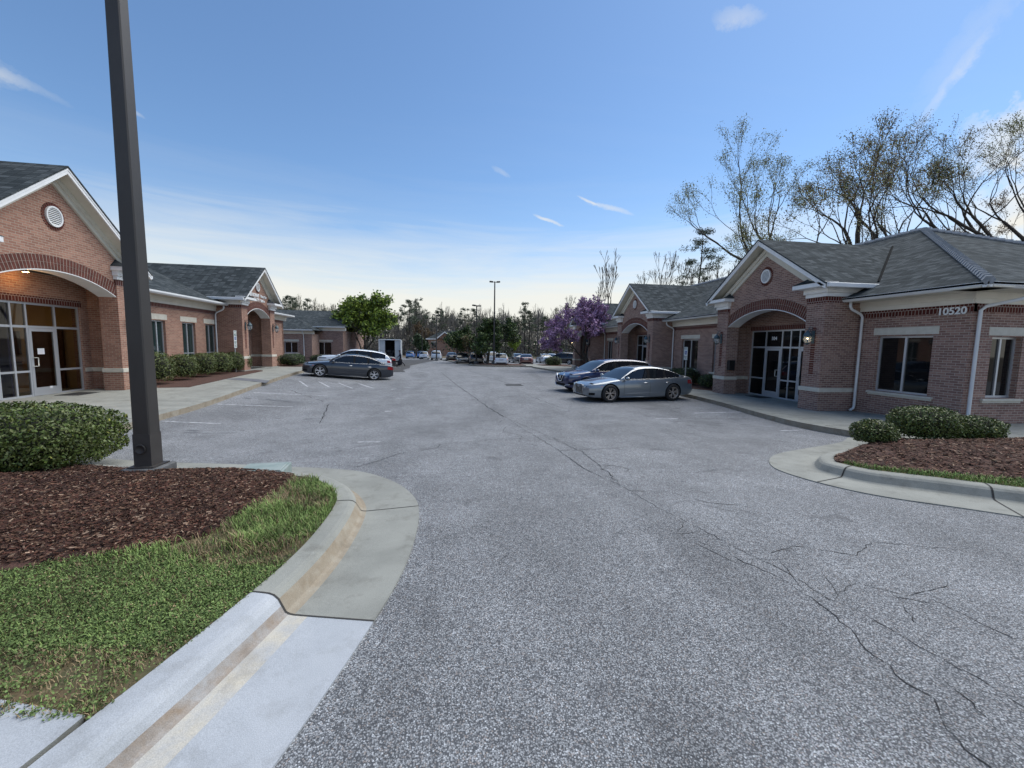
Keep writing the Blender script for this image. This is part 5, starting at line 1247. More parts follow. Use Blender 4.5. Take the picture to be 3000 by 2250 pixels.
# dark trees of the planted islands
w,t=branch_tree(231,5.9,.16,6,.60,.24,wig=.15,up=.25); t=fit_h(w,t,5.7); x,y=at(1426,51)
tree('island_tree','round dark green tree on the far island by the tall lamp pole',x,y,w,t,'bark',['leaf_dark','leaf_hedge'],4,.26,.34,'trees on the planted islands',seed=7)
w,t=branch_tree(232,5.2,.13,6,.68,.22,wig=.15,up=.22); t=fit_h(w,t,5.0); x,y=at(1338,58)
tree('island_tree','smaller dark green tree left of the round one, before the brick house',x,y,w,t,'bark',['leaf_dark','leaf_hedge'],4,.26,.36,'trees on the planted islands',seed=8)
x,y=at(1372,56); w,t=branch_tree(233,3.,.06,5,.5,.2); t=fit_h(w,t,3.9); tree('island_tree','low golden leaved tree between the two dark island trees',x,y,w,t,'bark',['leaf_olive','leaf_rust'],3,.2,.25,'trees on the planted islands',seed=9)
# ---- woodland beyond the lot
rg=random.Random(5)
protos=[]
for i in range(5):
    w,t=branch_tree(300+i,16,.26,5,.38,.34,minr=.045,wig=.12,up=.6,sub=3); t=fit_h(w,t,16)
    protos.append(tree('bare_tree','x',0,0,w,t,['bark_hazed','bark','bark'][i%3],['leaf_bud'],1 if i%2 else 0,.22,.7,'bare trees of the far wood',seed=i))
pp=[pine('pine_tree','x',0,0,17,50+i,'pines of the far wood',.42+.06*i,n=22,nl=20,ls=.55,z=0) for i in range(3)]
usedb=set(); usedp=set()
def put(proto,used,x,y,s,lab,rz):
    o=proto if proto.name not in used else copy_tree(proto); used.add(proto.name)
    o.location=(x,y,-1.7); o.scale=(s,s,s*rg.uniform(.9,1.1)); o.rotation_euler=(0,0,rz); o['label']=lab; return o
def placename(px):
    for a,s in ((880,'behind the brick wing on the far left'),(1000,'above the roof left of the bright green tree'),(1180,'behind the bright green tree and the truck'),(1300,'left of the far two-storey brick house'),(1400,'behind the far two-storey brick house'),(1500,'behind the round island tree and tall lamp'),(1600,'behind the dark red sedan'),(1720,'left of the purple tree'),(5000,'behind the right building')):
        if px<a: return s
i=0
for px in range(830,1760,19):
    Z=rg.uniform(122,165); x,y=at(px+rg.uniform(-7,7),Z); s=(htop(rg.uniform(895,925) if px>1050 else rg.uniform(872,905),Z,px)+1.7)/16
    put(protos[i%5],usedb,x,y,s,'bare grey tree of the far wood '+placename(px),rg.uniform(0,6)); i+=1
for k,(px,py) in enumerate([(845,868),(862,876),(905,872),(1200,893),(1222,888),(1185,905),(1285,905),(1292,898),(1360,905),(1388,912),(1250,915),(1535,893),(1548,900),(1510,930),(1480,940),(1655,905),(1130,925),(1455,955),(1590,930),(1015,900)]):
    Z=rg.uniform(112,130); x,y=at(px,Z); put(pp[k%3],usedp,x,y,(htop(py,Z,px)+1.7)/17,'dark pine of the far wood '+placename(px),rg.uniform(0,6))
# understorey: a mass of twigs and brush
br=MB(); 
for k in range(42000):
    px=rg.uniform(780,1800); Z=rg.uniform(118,150); x,y=at(px,Z); h=rg.random()**1.2*14.5*(.75+.45*noise.noise(Vector((px*.02,0,0)))); 
    d=Vector((rg.uniform(-.45,.45),rg.uniform(-.3,.3),1)); l=rg.uniform(.8,2.4); a=Vector((x,y,-1.8+h)); q=d.cross(Vector((0,1,0))).normalized()*rg.uniform(.03,.08)
    br.add([a-q,a+q,a+d*l],[(0,1,2)],0 if rg.random()<.75 else 1)
for k in range(9000):
    px=rg.uniform(780,1800); Z=rg.uniform(112,140); x,y=at(px,Z); h=rg.random()**2*5; leaf(br,Vector((x,y,-1.7+h)),rg.uniform(.5,.9),rg,2 if noise.noise(Vector((px*.03,3,0)))>0 else 1,.7)
tag(br.build('brushwood',[M['bark_hazed'],M['bark'],M['leaf_dark']],recalc=False,uv=False),'brown leafless brushwood filling the far wood below the trees','brushwood',kind='stuff')
x,y=at(1233,120); w,t=branch_tree(350,9,.15,5,.5,.2,up=.5); t=fit_h(w,t,9.5); tree('flowering_tree','pinkish budding tree left of the far brick house',x,y,w,t,'bark',[ 'leaf_pink' ] if 'leaf_pink' in M else ['leaf_rust'],3,.35,.5,seed=3,z=-1.6)
x,y=at(1508,100); w,t=branch_tree(351,5,.10,5,.5,.2,up=.5); t=fit_h(w,t,5.6); tree('young_tree','yellow green young tree behind the white hatchback',x,y,w,t,'bark',['leaf_bright'],3,.4,.5,seed=3,z=-1.6)
x,y=at(1222,92); w,t=branch_tree(352,4,.12,5,.7,.2,up=.3); t=fit_h(w,t,5.2); tree('evergreen_tree','dark low evergreen over the light blue cars',x,y,w,t,'barkd',['leaf_dark'],5,.4,.5,seed=3,z=-1.4)
# ---- shrubs
def shrub(name,label,x,y,rx,ry,h,lm,n,ls,group=None,seed=1,power=2.6,z0=None,yellow=0.,asp=.5,flat=.0,core=.80,stems=False,cat='shrub',rz=0.):
    "clipped shrub: leaves in a shell of a rounded box, solid core painted near-black for the shade inside"
    rg=random.Random(seed); root=thing(name,label,cat,(x,y,(zg(x,y)+.16 if z0 is None else z0)),rz,group); mb=MB()
    def surf(d,k=1.):
        e=power; q=(abs(d.x)**e+abs(d.y)**e+abs(d.z)**e)**(-1/e); p=d*q; f=1+.07*noise.noise(Vector((p.x*2.2+seed,p.y*2.2,p.z*2.2)))+.05*noise.noise(Vector((p.x*6+seed,p.y*6,p.z*6))); return Vector((p.x*rx*k*f,p.y*ry*k*f,h*.5+p.z*h*.5*k*f))
    for i in range(n):
        d=rnd_unit(rg)
        if d.z<-.75: continue
        k=1-.22*rg.random()**1.6; p=surf(d,k)+rnd_unit(rg)*ls*.25
        nrm=Vector((d.x/rx,d.y/ry,d.z/h)).normalized()
        leaf(mb,p,ls*rg.uniform(.6,1.25),rg,2 if rg.random()<yellow else (1 if rg.random()<.3 else 0),asp,nrm)
    mb.build('foliage',[M[lm[0]],M[lm[1]],M['leaf_yel']],root,uv=False,recalc=False)
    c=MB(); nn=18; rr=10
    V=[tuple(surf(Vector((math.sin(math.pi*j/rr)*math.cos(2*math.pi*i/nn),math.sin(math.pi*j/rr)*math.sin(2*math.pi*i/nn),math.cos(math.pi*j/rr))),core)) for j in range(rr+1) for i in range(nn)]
    c.add(V,[(j*nn+i,j*nn+(i+1)%nn,(j+1)*nn+(i+1)%nn,(j+1)*nn+i) for j in range(rr) for i in range(nn)],0,True); c.build('twigs',M['core'],root,uv=False)  # solid hull under the leaves, their shade put into its colour
    return root
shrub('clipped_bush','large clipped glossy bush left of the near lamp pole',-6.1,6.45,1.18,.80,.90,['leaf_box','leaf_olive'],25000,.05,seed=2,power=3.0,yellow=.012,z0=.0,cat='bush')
GR='clipped bushes on the right island'
shrub('clipped_bush','small round bush at the tip of the right mulch island',7.62,6.45,.33,.33,.46,['leaf_box','leaf_olive'],4200,.045,GR,3,2.4,yellow=.03,z0=.12,cat='bush')
shrub('clipped_bush','taller bush in the middle of the right island, before the numbered wall',9.1,6.75,.60,.48,.66,['leaf_box','leaf_olive'],8000,.046,GR,4,2.6,yellow=.01,z0=.12,cat='bush')
shrub('clipped_bush','low wide bush right of the taller one, under the corner downspout',10.0,6.65,.58,.42,.48,['leaf_box','leaf_olive'],7000,.046,GR,5,2.6,yellow=.01,z0=.12,cat='bush')
GL='shrubs below the left building windows'
for k,(x,y,r,h,lab) in enumerate([(-11.75,17.75,.62,1.25,'nearest of the six shrubs by the left wall, beside the lamp pole'),(-11.85,19.5,.55,1.12,'second of the six wall shrubs, under the first window'),(-11.95,21.1,.55,1.12,'third of the six wall shrubs, under the middle window'),(-12.0,22.6,.6,1.12,'fourth of the six wall shrubs, between middle and last windows'),(-12.1,24.1,.5,1.08,'fifth of the six wall shrubs, under the last window'),(-12.1,25.1,.42,1.02,'last of the six wall shrubs, touching the clinic porch')]):
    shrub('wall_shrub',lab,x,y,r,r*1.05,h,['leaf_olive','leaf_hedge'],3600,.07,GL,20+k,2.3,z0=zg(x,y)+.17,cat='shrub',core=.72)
for k,(x,y,r,h,lab) in enumerate([(-12.2,31.9,.75,.85,'first dark round hedge bush beyond the clinic porch'),(-12.3,33.2,.70,.85,'middle dark round hedge bush beyond the clinic porch'),(-12.7,34.4,.65,.85,'last dark round hedge bush beyond the clinic porch')]):
    shrub('hedge_bush',lab,x,y,r,r,h,['leaf_dark','leaf_hedge'],2500,.075,'dark hedge bushes beyond the clinic porch',30+k,2.6,cat='bush')
for k,(x,y,r,h,lab) in enumerate([(12.75,22.2,.55,.85,'small dark bush under the window beside the second right porch'),(12.6,21.0,.62,.95,'dark bush behind the parking sign on the right'),(12.65,19.1,.48,.72,'rounded bush next to the first right porch pier')]):
    shrub('wall_shrub',lab,x,y,r,r,h,['leaf_dark','leaf_hedge'],2600,.065,'shrubs by the right building wall',40+k,2.4,cat='shrub')
shrub('hedge_bush','dark bush before the window of the far left wing',-13.4,42.6,.95,.6,.95,['leaf_dark','leaf_hedge'],2200,.09,None,50,cat='bush',z0=-.35)
shrub('hedge_bush','green bush before the black sport utility on the right',11.6,48.5,1.0,.7,1.3,['leaf_hedge','leaf_dark'],2200,.10,None,51,cat='bush',z0=-.75)
# ---- grass and clover on the near island, bark chips on the mulch
rg=random.Random(9)
def islz(x,y,h): return zg(x,y)+h+(.105*sm((-x-1.9)/1.0)*sm((5.8-y)/.4)*sm((y-2.4)/1.) if x<0 else 0)
gb=MB(); n=0
def blade(mb,x,y,z,h,mi,w=.004,lean=.5):
    a=rg.uniform(0,6.28); dx,dy=math.cos(a),math.sin(a); l=h*lean*rg.uniform(.3,1.2); px_,py_=-dy*w,dx*w
    mb.add([(x-px_,y-py_,z),(x+px_,y+py_,z),(x+px_*.7+dx*l*.35,y+py_*.7+dy*l*.35,z+h*.6),(x-px_*.7+dx*l*.35,y-py_*.7+dy*l*.35,z+h*.6),(x+dx*l,y+dy*l,z+h*.93)],[(0,1,2,3),(3,2,4)],mi)
while n<50000:
    x=rg.uniform(-4.6,-1.1); y=rg.uniform(1.85,5.4)
    if rg.random()>min(1,9/(x*x+y*y)+.25): continue
    if not inpoly(x,y,turfpoly): continue
    q=noise.noise(Vector((x*1.6,y*1.6,4)))
    if q+.35*noise.noise(Vector((x*9,y*9,2)))<-.30 and rg.random()<.75: n+=1; continue
    tall=noise.noise(Vector((x*2.7+9,y*2.7,1)))
    # long tussocks along the mulch edge, short clover towards the footpath
    long_=sm((y-2.9-.0*x)/.7)*(.45+.9*max(tall,0)); z=islz(x,y,.145)
    if rg.random()<.38+.7*long_:
        blade(gb,x,y,z,rg.uniform(.018,.04)+.115*long_*rg.random(),1 if (q<-.12 and rg.random()<.6) or rg.random()<.10 else 0,.0028+.0012*long_,.8)
    else:
        if q<-.12 and rg.random()<.5: blade(gb,x,y,z,rg.uniform(.015,.035),1,.002,1.2)
        else:
         for k in range(3): leaf(gb,Vector((x+rg.gauss(0,.014),y+rg.gauss(0,.014),z+rg.uniform(.004,.026))),rg.uniform(.009,.018),rg,2 if rg.random()<.96 else 1,.8,Vector((0,0,1)))
    n+=1
tag(gb.build('grass',[M['grassm'],M['grass_dry'],M['clover']],recalc=False,uv=False),'green grass with clover and dry patches on the left island','grass',kind='stuff')
g2=MB(); n=0; rpoly=clean(rf+gfront)
while n<14000:
    x=rg.uniform(5.9,12.5); y=rg.uniform(1.8,5.5)
    if not inpoly(x,y,rpoly): continue
    blade(g2,x,y,zg(x,y)+.145,rg.uniform(.03,.085),1 if rg.random()<.12 else 0,.006,.7); n+=1
tag(g2.build('grass',[M['grassm'],M['grass_dry'],M['clover']],recalc=False,uv=False),'short grass strip inside the kerb of the right island','grass',kind='stuff')
M['chip1']=leafmat('bark_chip_red',(.085,.036,.024),.9,.5); M['chip2']=leafmat('bark_chip_brown',(.13,.075,.048),.9,.5); M['chip3']=leafmat('bark_chip_pale',(.30,.21,.15),.9,.4); M['chip0']=leafmat('bark_chip_dark',(.03,.016,.012),.9,.5)
def chips(poly,n,x0,x1,y0,y1,zf,smin,smax,near=True):
    mb=MB(); k=0
    while k<n:
        x=rg.uniform(x0,x1); y=rg.uniform(y0,y1)
        if near and rg.random()>min(1,20/(x*x+y*y)+.2): continue
        if not inpoly(x,y,poly): continue
        a=rg.uniform(0,6.28); l=rg.uniform(smin,smax); w=l*rg.uniform(.18,.4); t=rg.uniform(-.35,.35); z=zf(x,y)+rg.uniform(.004,.018)
        dx,dy=math.cos(a)*l/2,math.sin(a)*l/2; ex,ey=-math.sin(a)*w/2,math.cos(a)*w/2; dz=l/2*t; r=rg.random(); mi=0 if r<.42 else (1 if r<.70 else (2 if r<.78 else 3))
        mb.add([(x-dx-ex,y-dy-ey,z-dz),(x+dx-ex*.6,y+dy-ey*.6,z+dz),(x+dx+ex*.6,y+dy+ey*.6,z+dz+.004),(x-dx+ex,y-dy+ey,z-dz+.006)],[(0,1,2,3)],mi); k+=1
    return mb.build('bark_chips',[M['chip1'],M['chip2'],M['chip3'],M['chip0']],recalc=False,uv=False)
mup=clean([(-6.2,3.1),(-3.22,3.08),(-2.69,3.27),(-2.34,3.5),(-2.14,3.74),(-2.09,4.27),(-2.03,4.88),(-2.05,5.38)]+back+[(-8.,8.6),(-9.5,8.4),(-9.5,3.6)])
tag(chips(mup,52000,-7.5,-2.,3.2,7.2,lambda x,y:zg(x,y)+.155+mnd2(x,y),.012,.042),'dark reddish bark chips covering the left island bed','mulch',kind='stuff')
tag(chips(clean(gfront[::-1]+rb+[(9.3,7.0),(13,6.9)]),14000,5.2,12,2.5,7.,lambda x,y:zg(x,y)+.16+mnd3(x,y),.03,.075,False),'dark reddish bark chips covering the right island bed','mulch',kind='stuff')
# ---------------------------------------------------------------- lamp poles, signs and other street things
M['pole']=noisy('bronze_painted_steel',(.030,.027,.025),(.048,.044,.042),1.5,.5,spec=.5,stretch=(1,1,.3))
M['pole2']=noisy('bronze_touch_up_paint',(.040,.036,.034),(.055,.050,.048),3.,.55)
M['fconc']=noisy('painted_concrete_base',(.085,.088,.09),(.15,.155,.16),5.,.85,bmp=.004)
def lamp_post(name,label,x,y,H,half,z0,base_h=.3,hx=.27,group=None,head=True,rz=0.,near=False):
    root=thing(name,label,'lamp post',(x,y,z0),rz,group)
    b=MB(); b.box(-hx,hx,-hx,hx,-.5,base_h); b.build('concrete_base',M['fconc'],root,bevel=.012)
    p=MB(); p.tube([(0,0,base_h),(0,0,base_h+.6),(0,0,H)],[half,half*.985,half*.62],4,square=True,smooth=False); po=p.build('pole',M['pole'],root,bevel=.012 if near else 0)
    if near:
        q=MB(); q.tube([(0,0,base_h+.002),(0,0,base_h+.42)],[half+.0015,half*.99+.0015],4,square=True,smooth=False); q.build('touched_up_foot',M['pole2'],po)
        h=MB(); n=24
        h.lathe([(0,-.0),(.048,-.0),(.05,.006),(.062,.008),(.062,.018),(.050,.020),(.046,.012),(0,.012)],(-.012,0,base_h+.235),n,0,'y')
        h.v=[(v[0],-half-.0-(v[1]-0.),v[2]) for v in h.v]; h.build('handhole_cover',M['pole2'],po)
        s=MB(); s.box(-half-.05,half+.05,-half-.05,half+.05,base_h,base_h+.018); s.build('base_plate',M['pole'],po)
    if head:
        for s in (-1,1):
            hd=MB(); hd.tube([(0,0,H-.10),(s*.22,0,H-.06)],.035,6); hd.extr([(s*.2,-.17,H-.13),(s*.2,.17,H-.13),(s*.2,.17,H+.02),(s*.2,-.17,H+.02)],(s*.42,0,.03)); hd.build('lamp_head',M['pole'],root,bevel=.02)
    return root
lamp_post('lamp_post','dark bronze square lamp pole rising out of view from the left island',-3.855,5.60,9.2,.097,.0,.26,.20,near=True)
GLP='lamp poles of the far lot'
lamp_post('lamp_post','tallest lamp pole with twin heads, beside the white hatchback',4.35,48.6,9.9,.10,zg(4.35,48.6),.5,.25,GLP)
lamp_post('lamp_post','shorter lamp pole in front of the black sport utility',2.35,50.6,7.3,.08,zg(2.3,50.6),.5,.22,GLP,rz=.7)
x,y=at(1278,68); lamp_post('lamp_post','thin dark lamp pole before the far brick house',x,y,7.6,.09,zg(x,y),.3,.2,GLP,rz=.4)
x,y=at(1236,78); lamp_post('lamp_post','thin dark pole beside the small white hatchback far away',x,y,5.2,.08,zg(x,y),.3,.2,GLP,head=False)
x,y=at(1573,70); lamp_post('lamp_post','dark pole in front of the wood right of the red sedan',x,y,8.2,.09,zg(x,y),.3,.2,GLP,head=False)
M['galv']=mat('galvanised_steel',(.38,.40,.42),.45,.5); M['signw']=mat('sign_white',(.68,.72,.70),.45); M['signb']=mat('sign_blue',(.012,.05,.28),.45); M['signt']=mat('sign_green_text',(.03,.12,.10),.5)
def textmesh(txt,h,mname,parent,loc,nrm,width=None,bold=.0):
    nx,ny=nrm; T=lambda u,d,z:(loc[0]+(-ny)*u-nx*d,loc[1]+nx*u-ny*d,loc[2]+z)
    return letters(txt,T,0,0,h,-.002,parent,'lettering',mname,bold,False,1.,.002,width)
def parking_sign(label,x,y,z0,hz,nrm,plates,group):
    root=thing('parking_sign',label,'sign',(0,0,0),0,group); nx,ny=nrm; tx,ty=-ny,nx
    p=MB(); p.box(x-.022,x+.022,y-.022,y+.022,z0-.2,z0+hz); p.build('post',M['galv'],root)
    z=z0+hz+.02
    for kind,w,h in plates:
        z-=h; b=MB(); c=(x+nx*.035,y+ny*.035)
        P=[(c[0]+tx*s*w/2,c[1]+ty*s*w/2,zz) for s,zz in ((-1,z),(1,z),(1,z+h-.012),(-1,z+h-.012))]
        b.extr(P,(nx*.006,ny*.006,0)); pl=b.build('sign_plate',M['signw'],root)
        f=(c[0]+nx*.008,c[1]+ny*.008)
        if kind=='main':
            for i,t in enumerate(('RESERVED','PARKING')): textmesh(t,.042,'signt',pl,(f[0],f[1],z+h-.075-.06*i),nrm,w*.82,.01)
            q=MB(); s=w*.30; zc=z+h*.36
            P=[(f[0]+tx*a*s,f[1]+ty*a*s,zc+b_*s) for a,b_ in ((-1,-1),(1,-1),(1,1),(-1,1))]; q.extr(P,(nx*.002,ny*.002,0)); q.build('symbol_panel',M['signb'],pl)
            m=MB(); g=(f[0]+nx*.004,f[1]+ny*.004); pt=lambda a,b_:(g[0]+tx*a*s,g[1]+ty*a*s,zc+b_*s)
            m.tube([pt(-.12,.62),pt(-.1,.1),pt(.3,.1),pt(.45,-.5),pt(.62,-.5)],.008,4); m.tube([pt(-.05,.3),pt(.3,.3)],.007,4)
            m.tube([pt(-.12+.48*math.cos(R_(a)),-.25+.48*math.sin(R_(a))) for a in range(110,390,20)],.007,4); m.lathe([(0,-.012),(.014,0),(0,.012)],pt(-.12,.78),8); m.build('wheelchair_symbol',M['signw'],pl,uv=False)
        elif kind=='pen':
            for i,t in enumerate(('MAXIMUM','PENALTY','$250')): textmesh(t,.032,'signt',pl,(f[0],f[1],z+h-.06-.05*i),nrm,w*(.8 if i<2 else .5),.01)
        elif kind=='van':
            for i,t in enumerate(('VAN','ACCESSIBLE')): textmesh(t,.032,'signt',pl,(f[0],f[1],z+h-.055-.05*i),nrm,w*(.45 if i==0 else .85),.01)
    return root
parking_sign('white and blue accessible parking sign on a post behind the silver sedan',11.5,19.35,zg(11.5,19.3)+.1,2.12,(-1,0),[('main',.30,.46),('pen',.30,.20)],'accessible parking signs')
parking_sign('tall narrow accessible parking sign in the mulch before the clinic porch',-11.93,24.0,.1,2.28,(.9995,.03),[('van',.30,.16),('main',.30,.42),('pen',.30,.20),('van',.30,.16)],'accessible parking signs')
# ---- far islands
isk=[(8.3,44.5),(7.2,46.2),(4.4,46.4),(2.3,47.4),(1.55,49.),(1.7,51.),(4.,51.6),(9,51.5)]
tag(slab('kerb',[(8.2,43.),(8.35,45.2),(7.2,46.1),(4.2,46.2),(2.2,47.2),(1.4,49.),(1.6,51.3),(4.,51.9),(9,51.8),(14,51.),(14,43)],.15,M['concrete'],step=2.,side=M['kerbface']),kind='structure')
tag(slab('mulch_bed',[(7.9,46.5),(4.3,46.6),(2.5,47.6),(1.8,49.),(2.,51.),(4.,51.5),(8,51.4)],.19,M['mulch'],step=1.,jitter=.04),kind='structure')
tag(slab('mulch_bed',[(10.0,47.),(9.6,49.),(10.5,51),(13.5,50.6),(13.5,44)],.19,M['mulch'],step=1.,jitter=.04),kind='structure')
tag(slab('kerb',[(.2,54.6),(2.3,52.),(3.3,52.4),(3.2,56),(1.5,62),(-1.5,74.5),(-2.6,74),(-1.,64)],.15,M['concrete'],step=2.,side=M['kerbface']),kind='structure')
tag(slab('mulch_bed',[(.5,54.8),(2.3,52.5),(2.9,52.8),(2.8,56),(1.2,62),(-1.5,73.5),(-2.2,73.4),(-.7,64)],.19,M['mulch'],step=1.,jitter=.04),kind='structure')
tag(slab('kerb',[(-4.3,74.8),(-12,92),(-26,92),(-26,96),(20,96),(20,92),(-2,92),(-3.2,76)],.1,M['dirt'],step=4.),kind='structure') if False else None
# ---- left far wing (its front faces the camera)
WB=thing('office_wing','low brick office wing with two front windows on the far left','building',(0,0,0)); TW=frameF(0,43.); TW2=frameF(0,45.2)
m_=MB(TW); hA=[(-16.85,-15.62,.72,1.82)]; wall(m_,-21,-14.28,-.9,2.62,0,.3,hA); m_.box(-14.58,-14.28,.3,2.2,-.9,2.62); m_.build('front_wall',M['brick_r'],WB)
m_=MB(TW2); hB=[(-14.58,-13.07,.50,1.84)]; wall(m_,-20,-11.9,-.9,3.02,0,.3,hB); m_.box(-12.2,-11.9,.3,9,-.9,3.02); m_.build('side_wall',M['brick_r'],WB)
m_=MB(); m_.box(-11.88,-11.5,48.6,54.2,-.9,2.8); m_.box(-24,-11.9,54.2,54.5,-.9,2.6); m_.build('rear_wall',M['brick_r'],WB)
window(TW,WB,*hA[0],.10); lintel_sill(TW,WB,*hA[0],0.,lh=.2); window(TW2,WB,*hB[0],.10); lintel_sill(TW2,WB,*hB[0],0.,lh=.2)
eaves(TW,WB,-21,-14.05,0.,2.60,over=.4); eaves(TW2,WB,-15.5,-11.6,0.,3.02,over=.35)
mr=MB()
mr.add([(-22,42.5,2.98),(-13.85,42.5,2.98),(-16.6,45.4,4.35),(-22,45.4,4.35),(-13.85,46,2.98),(-13.85,42.5,2.9),(-22,42.5,2.9),(-22,46,2.9),(-13.85,46,2.9)],[(0,1,2,3),(1,4,2),(5,6,7,8)]); mr.nx()
mr.add([(-26,44.75,3.45),(-11.5,44.75,3.45),(-13.6,50.5,5.45),(-26,50.5,5.45),(-11.5,56,3.45),(-26,56,3.45)],[(0,1,2,3),(1,4,2),(4,5,3,2)]); mr.build('roof',M['shingle'],WB,recalc=False)
downspout(TW,WB,-15.02,0,2.95,-.6,off=.4); downspout(TW2,WB,-15.2,0,3.35,-.6,off=.35)
rail=MB(); 
for z in (.35,.02): rail.tube([(-14.9,42.3,z-.0),(-12.6,41.4,z-.15),(-10.6,40.9,z-.3)],.02,6)
for x,y in ((-14.9,42.3),(-13.7,41.85),(-12.6,41.4),(-11.6,41.15),(-10.6,40.9)): rail.tube([(x,y,-.75),(x,y,.30 if x<-13 else .12)],.02,6)
tag(rail.build('handrail',M['black'],None,uv=False),'black metal handrail of the ramp before the far left wing','handrail')
# ---- two-storey brick house far away
hx0,hy0=at(1302,116); th_=-math.atan2(hx0,hy0)+.0
HB=thing('brick_house','far two-storey brick house with white gable, framed by dark island trees','building',(hx0,hy0,-1.7),th_)
m_=MB(); m_.box(-4.6,7.2,0,9,-.5,4.95); m_.build('wall',M['brick'],HB); m_=MB(); m_.box(-7.2,-4.6,.6,7,-.5,2.1); m_.build('side_wall',M['brick'],HB); m_=MB(); m_.box(7.2,10.,.6,7,-.5,2.2); m_.build('side_wall',M['brick'],HB)
mr=MB(); mr.add([(-5.2,-.6,4.95),(7.8,-.6,4.95),(7.8,9.6,4.95),(-5.2,9.6,4.95),(-.5,4.5,7.5),(4.8,4.5,7.5)],[(0,1,5,4),(1,2,5),(2,3,4,5),(3,0,4),(0,3,2,1)]); mr.nx()
mr.add([(-7.6,.2,2.1),(-4.6,.2,2.1),(-4.6,4,4.2),(-7.,4,4.2),(-7.6,7.4,2.1),(-4.6,7.4,2.1)],[(0,1,2,3),(3,2,5,4),(0,3,4),(1,5,2)]); mr.nx()
mr.add([(7.2,.2,2.2),(10.4,.2,2.2),(9.8,4,4.0),(7.2,4,4.0),(10.4,7.4,2.2),(7.2,7.4,2.2)],[(0,1,2,3),(3,2,4,5),(1,4,2)]); mr.nx()
mr.add([(-2.3,-1.,5.0),(0,-1.,6.9),(2.4,-1.,5.0),(-2.3,4,5.0),(0,4,6.9),(2.4,4,5.0)],[(0,1,4,3),(1,2,5,4)]); mr.build('roof',M['shingle'],HB,recalc=False)
gw=MB(); gw.extr([(-2.,-.45,4.9),(2.,-.45,4.9),(0,-.45,6.6)],(0,.4,0)); gw.build('gable_wall',M['brick'],HB)
tr=MB(); tr.tube([(-2.4,-1.02,4.9),(0,-1.02,6.82),(2.5,-1.02,4.9)],.16,4,square=True,smooth=False); tr.nx(); tr.box(-5.2,-2.2,-.66,-.5,4.7,5.0); tr.nx(); tr.box(2.2,7.8,-.66,-.5,4.7,5.0); tr.nx(); tr.box(-7.6,-4.65,.1,.2,1.75,2.1); tr.build('white_trim',M['white'],HB)
for u0,u1,z0,z1 in ((-3.6,-2.4,2.5,4.0),(3.6,4.8,2.5,4.0),(-6.5,-5.5,.2,1.2)): 
    yy=-.0 if u0>-5 else .6; TT=lambda u,d,z,yy=yy:(u,yy-.08+d,z); window(TT,HB,u0,u1,z0,z1,0); l=MB(TT); l.box(u0-.15,u1+.15,0,.1,z1+.05,z1+.3); l.build('lintel',M['stone'],HB)
for u in (8.3,): TT=lambda u_,d,z:(u_,.52+d,z); window(TT,HB,u,u+1.1,.2,1.3,0)
cd_=MB(); cd_.box(4.9,5.1,-.12,-.02,-.3,4.6); cd_.build('downspout',M['gutter'],HB)
# ---- truck box with open rear
tx,ty=at(1142,43.5); TK=thing('cargo_truck','white box truck with its rear open, standing left of the drive','truck',(tx,ty,zg(tx,ty)),math.radians(6))
M['truck']=noisy('white_truck_panel',(.42,.46,.48),(.52,.55,.57),1.,.4); M['truckin']=mat('cargo_shade',(.012,.012,.013),.9)
b=MB(); b.box(-1.12,-1.06,0,5.4,.75,2.85); b.box(1.06,1.12,0,5.4,.75,2.85); b.box(-1.12,1.12,0,5.4,2.78,2.85); b.box(-1.12,1.12,0,5.4,.62,.75); b.box(-1.12,1.12,5.34,5.4,.75,2.85); b.build('cargo_box',M['truck'],TK)
b=MB(); b.tube([(-1.1,-.03,.7),(-1.1,-.03,2.80),(1.1,-.03,2.80),(1.1,-.03,.7)],.055,4,square=True,smooth=False); b.build('rear_frame',M['white'],TK)
for s in (-1,1):
    b=MB(); q=sorted((s*.50,s*1.04)); b.box(q[0],q[1],.02,.07,.78,2.74); b.box(q[0],q[0]+.05,-.0,.02,.78,2.74); b.box(q[0],q[1],-.0,.02,1.7,1.76); b.build('rear_door_panel',M['truck'],TK)
b=MB(); rg2=random.Random(3)
for k in range(9): x=rg2.uniform(-.45,.2); z=.76+.32*(k//3); b.box(x,x+.3,1.2+.2*(k%3),1.6+.2*(k%3),z,z+.28)
b.build('cargo',noisy('grey_boxes',(.05,.05,.055),(.12,.12,.13),3.),TK); b=MB(); b.box(-1.04,1.04,2.2,2.25,.76,2.76); b.build('shade_panel',M['truckin'],TK)  # near-black panel across the box, painted for the shade inside
b=MB(); b.box(-1.0,1.0,5.5,7.2,.5,2.1); b.build('cab',M['truck'],TK,bevel=.1)
for yy in (1.1,6.3):
    for s in (-1,1):
        b=MB(); b.lathe([(.0,-.13),(.40,-.13),(.42,0),(.40,.13),(0,.13)],(s*.92,yy,.42),18,0,'x'); b.build('wheel',M['tyre'],TK)
b=MB(); b.box(-1.05,1.05,-.06,.0,.42,.56); b.build('rear_bumper',M['black'],TK)
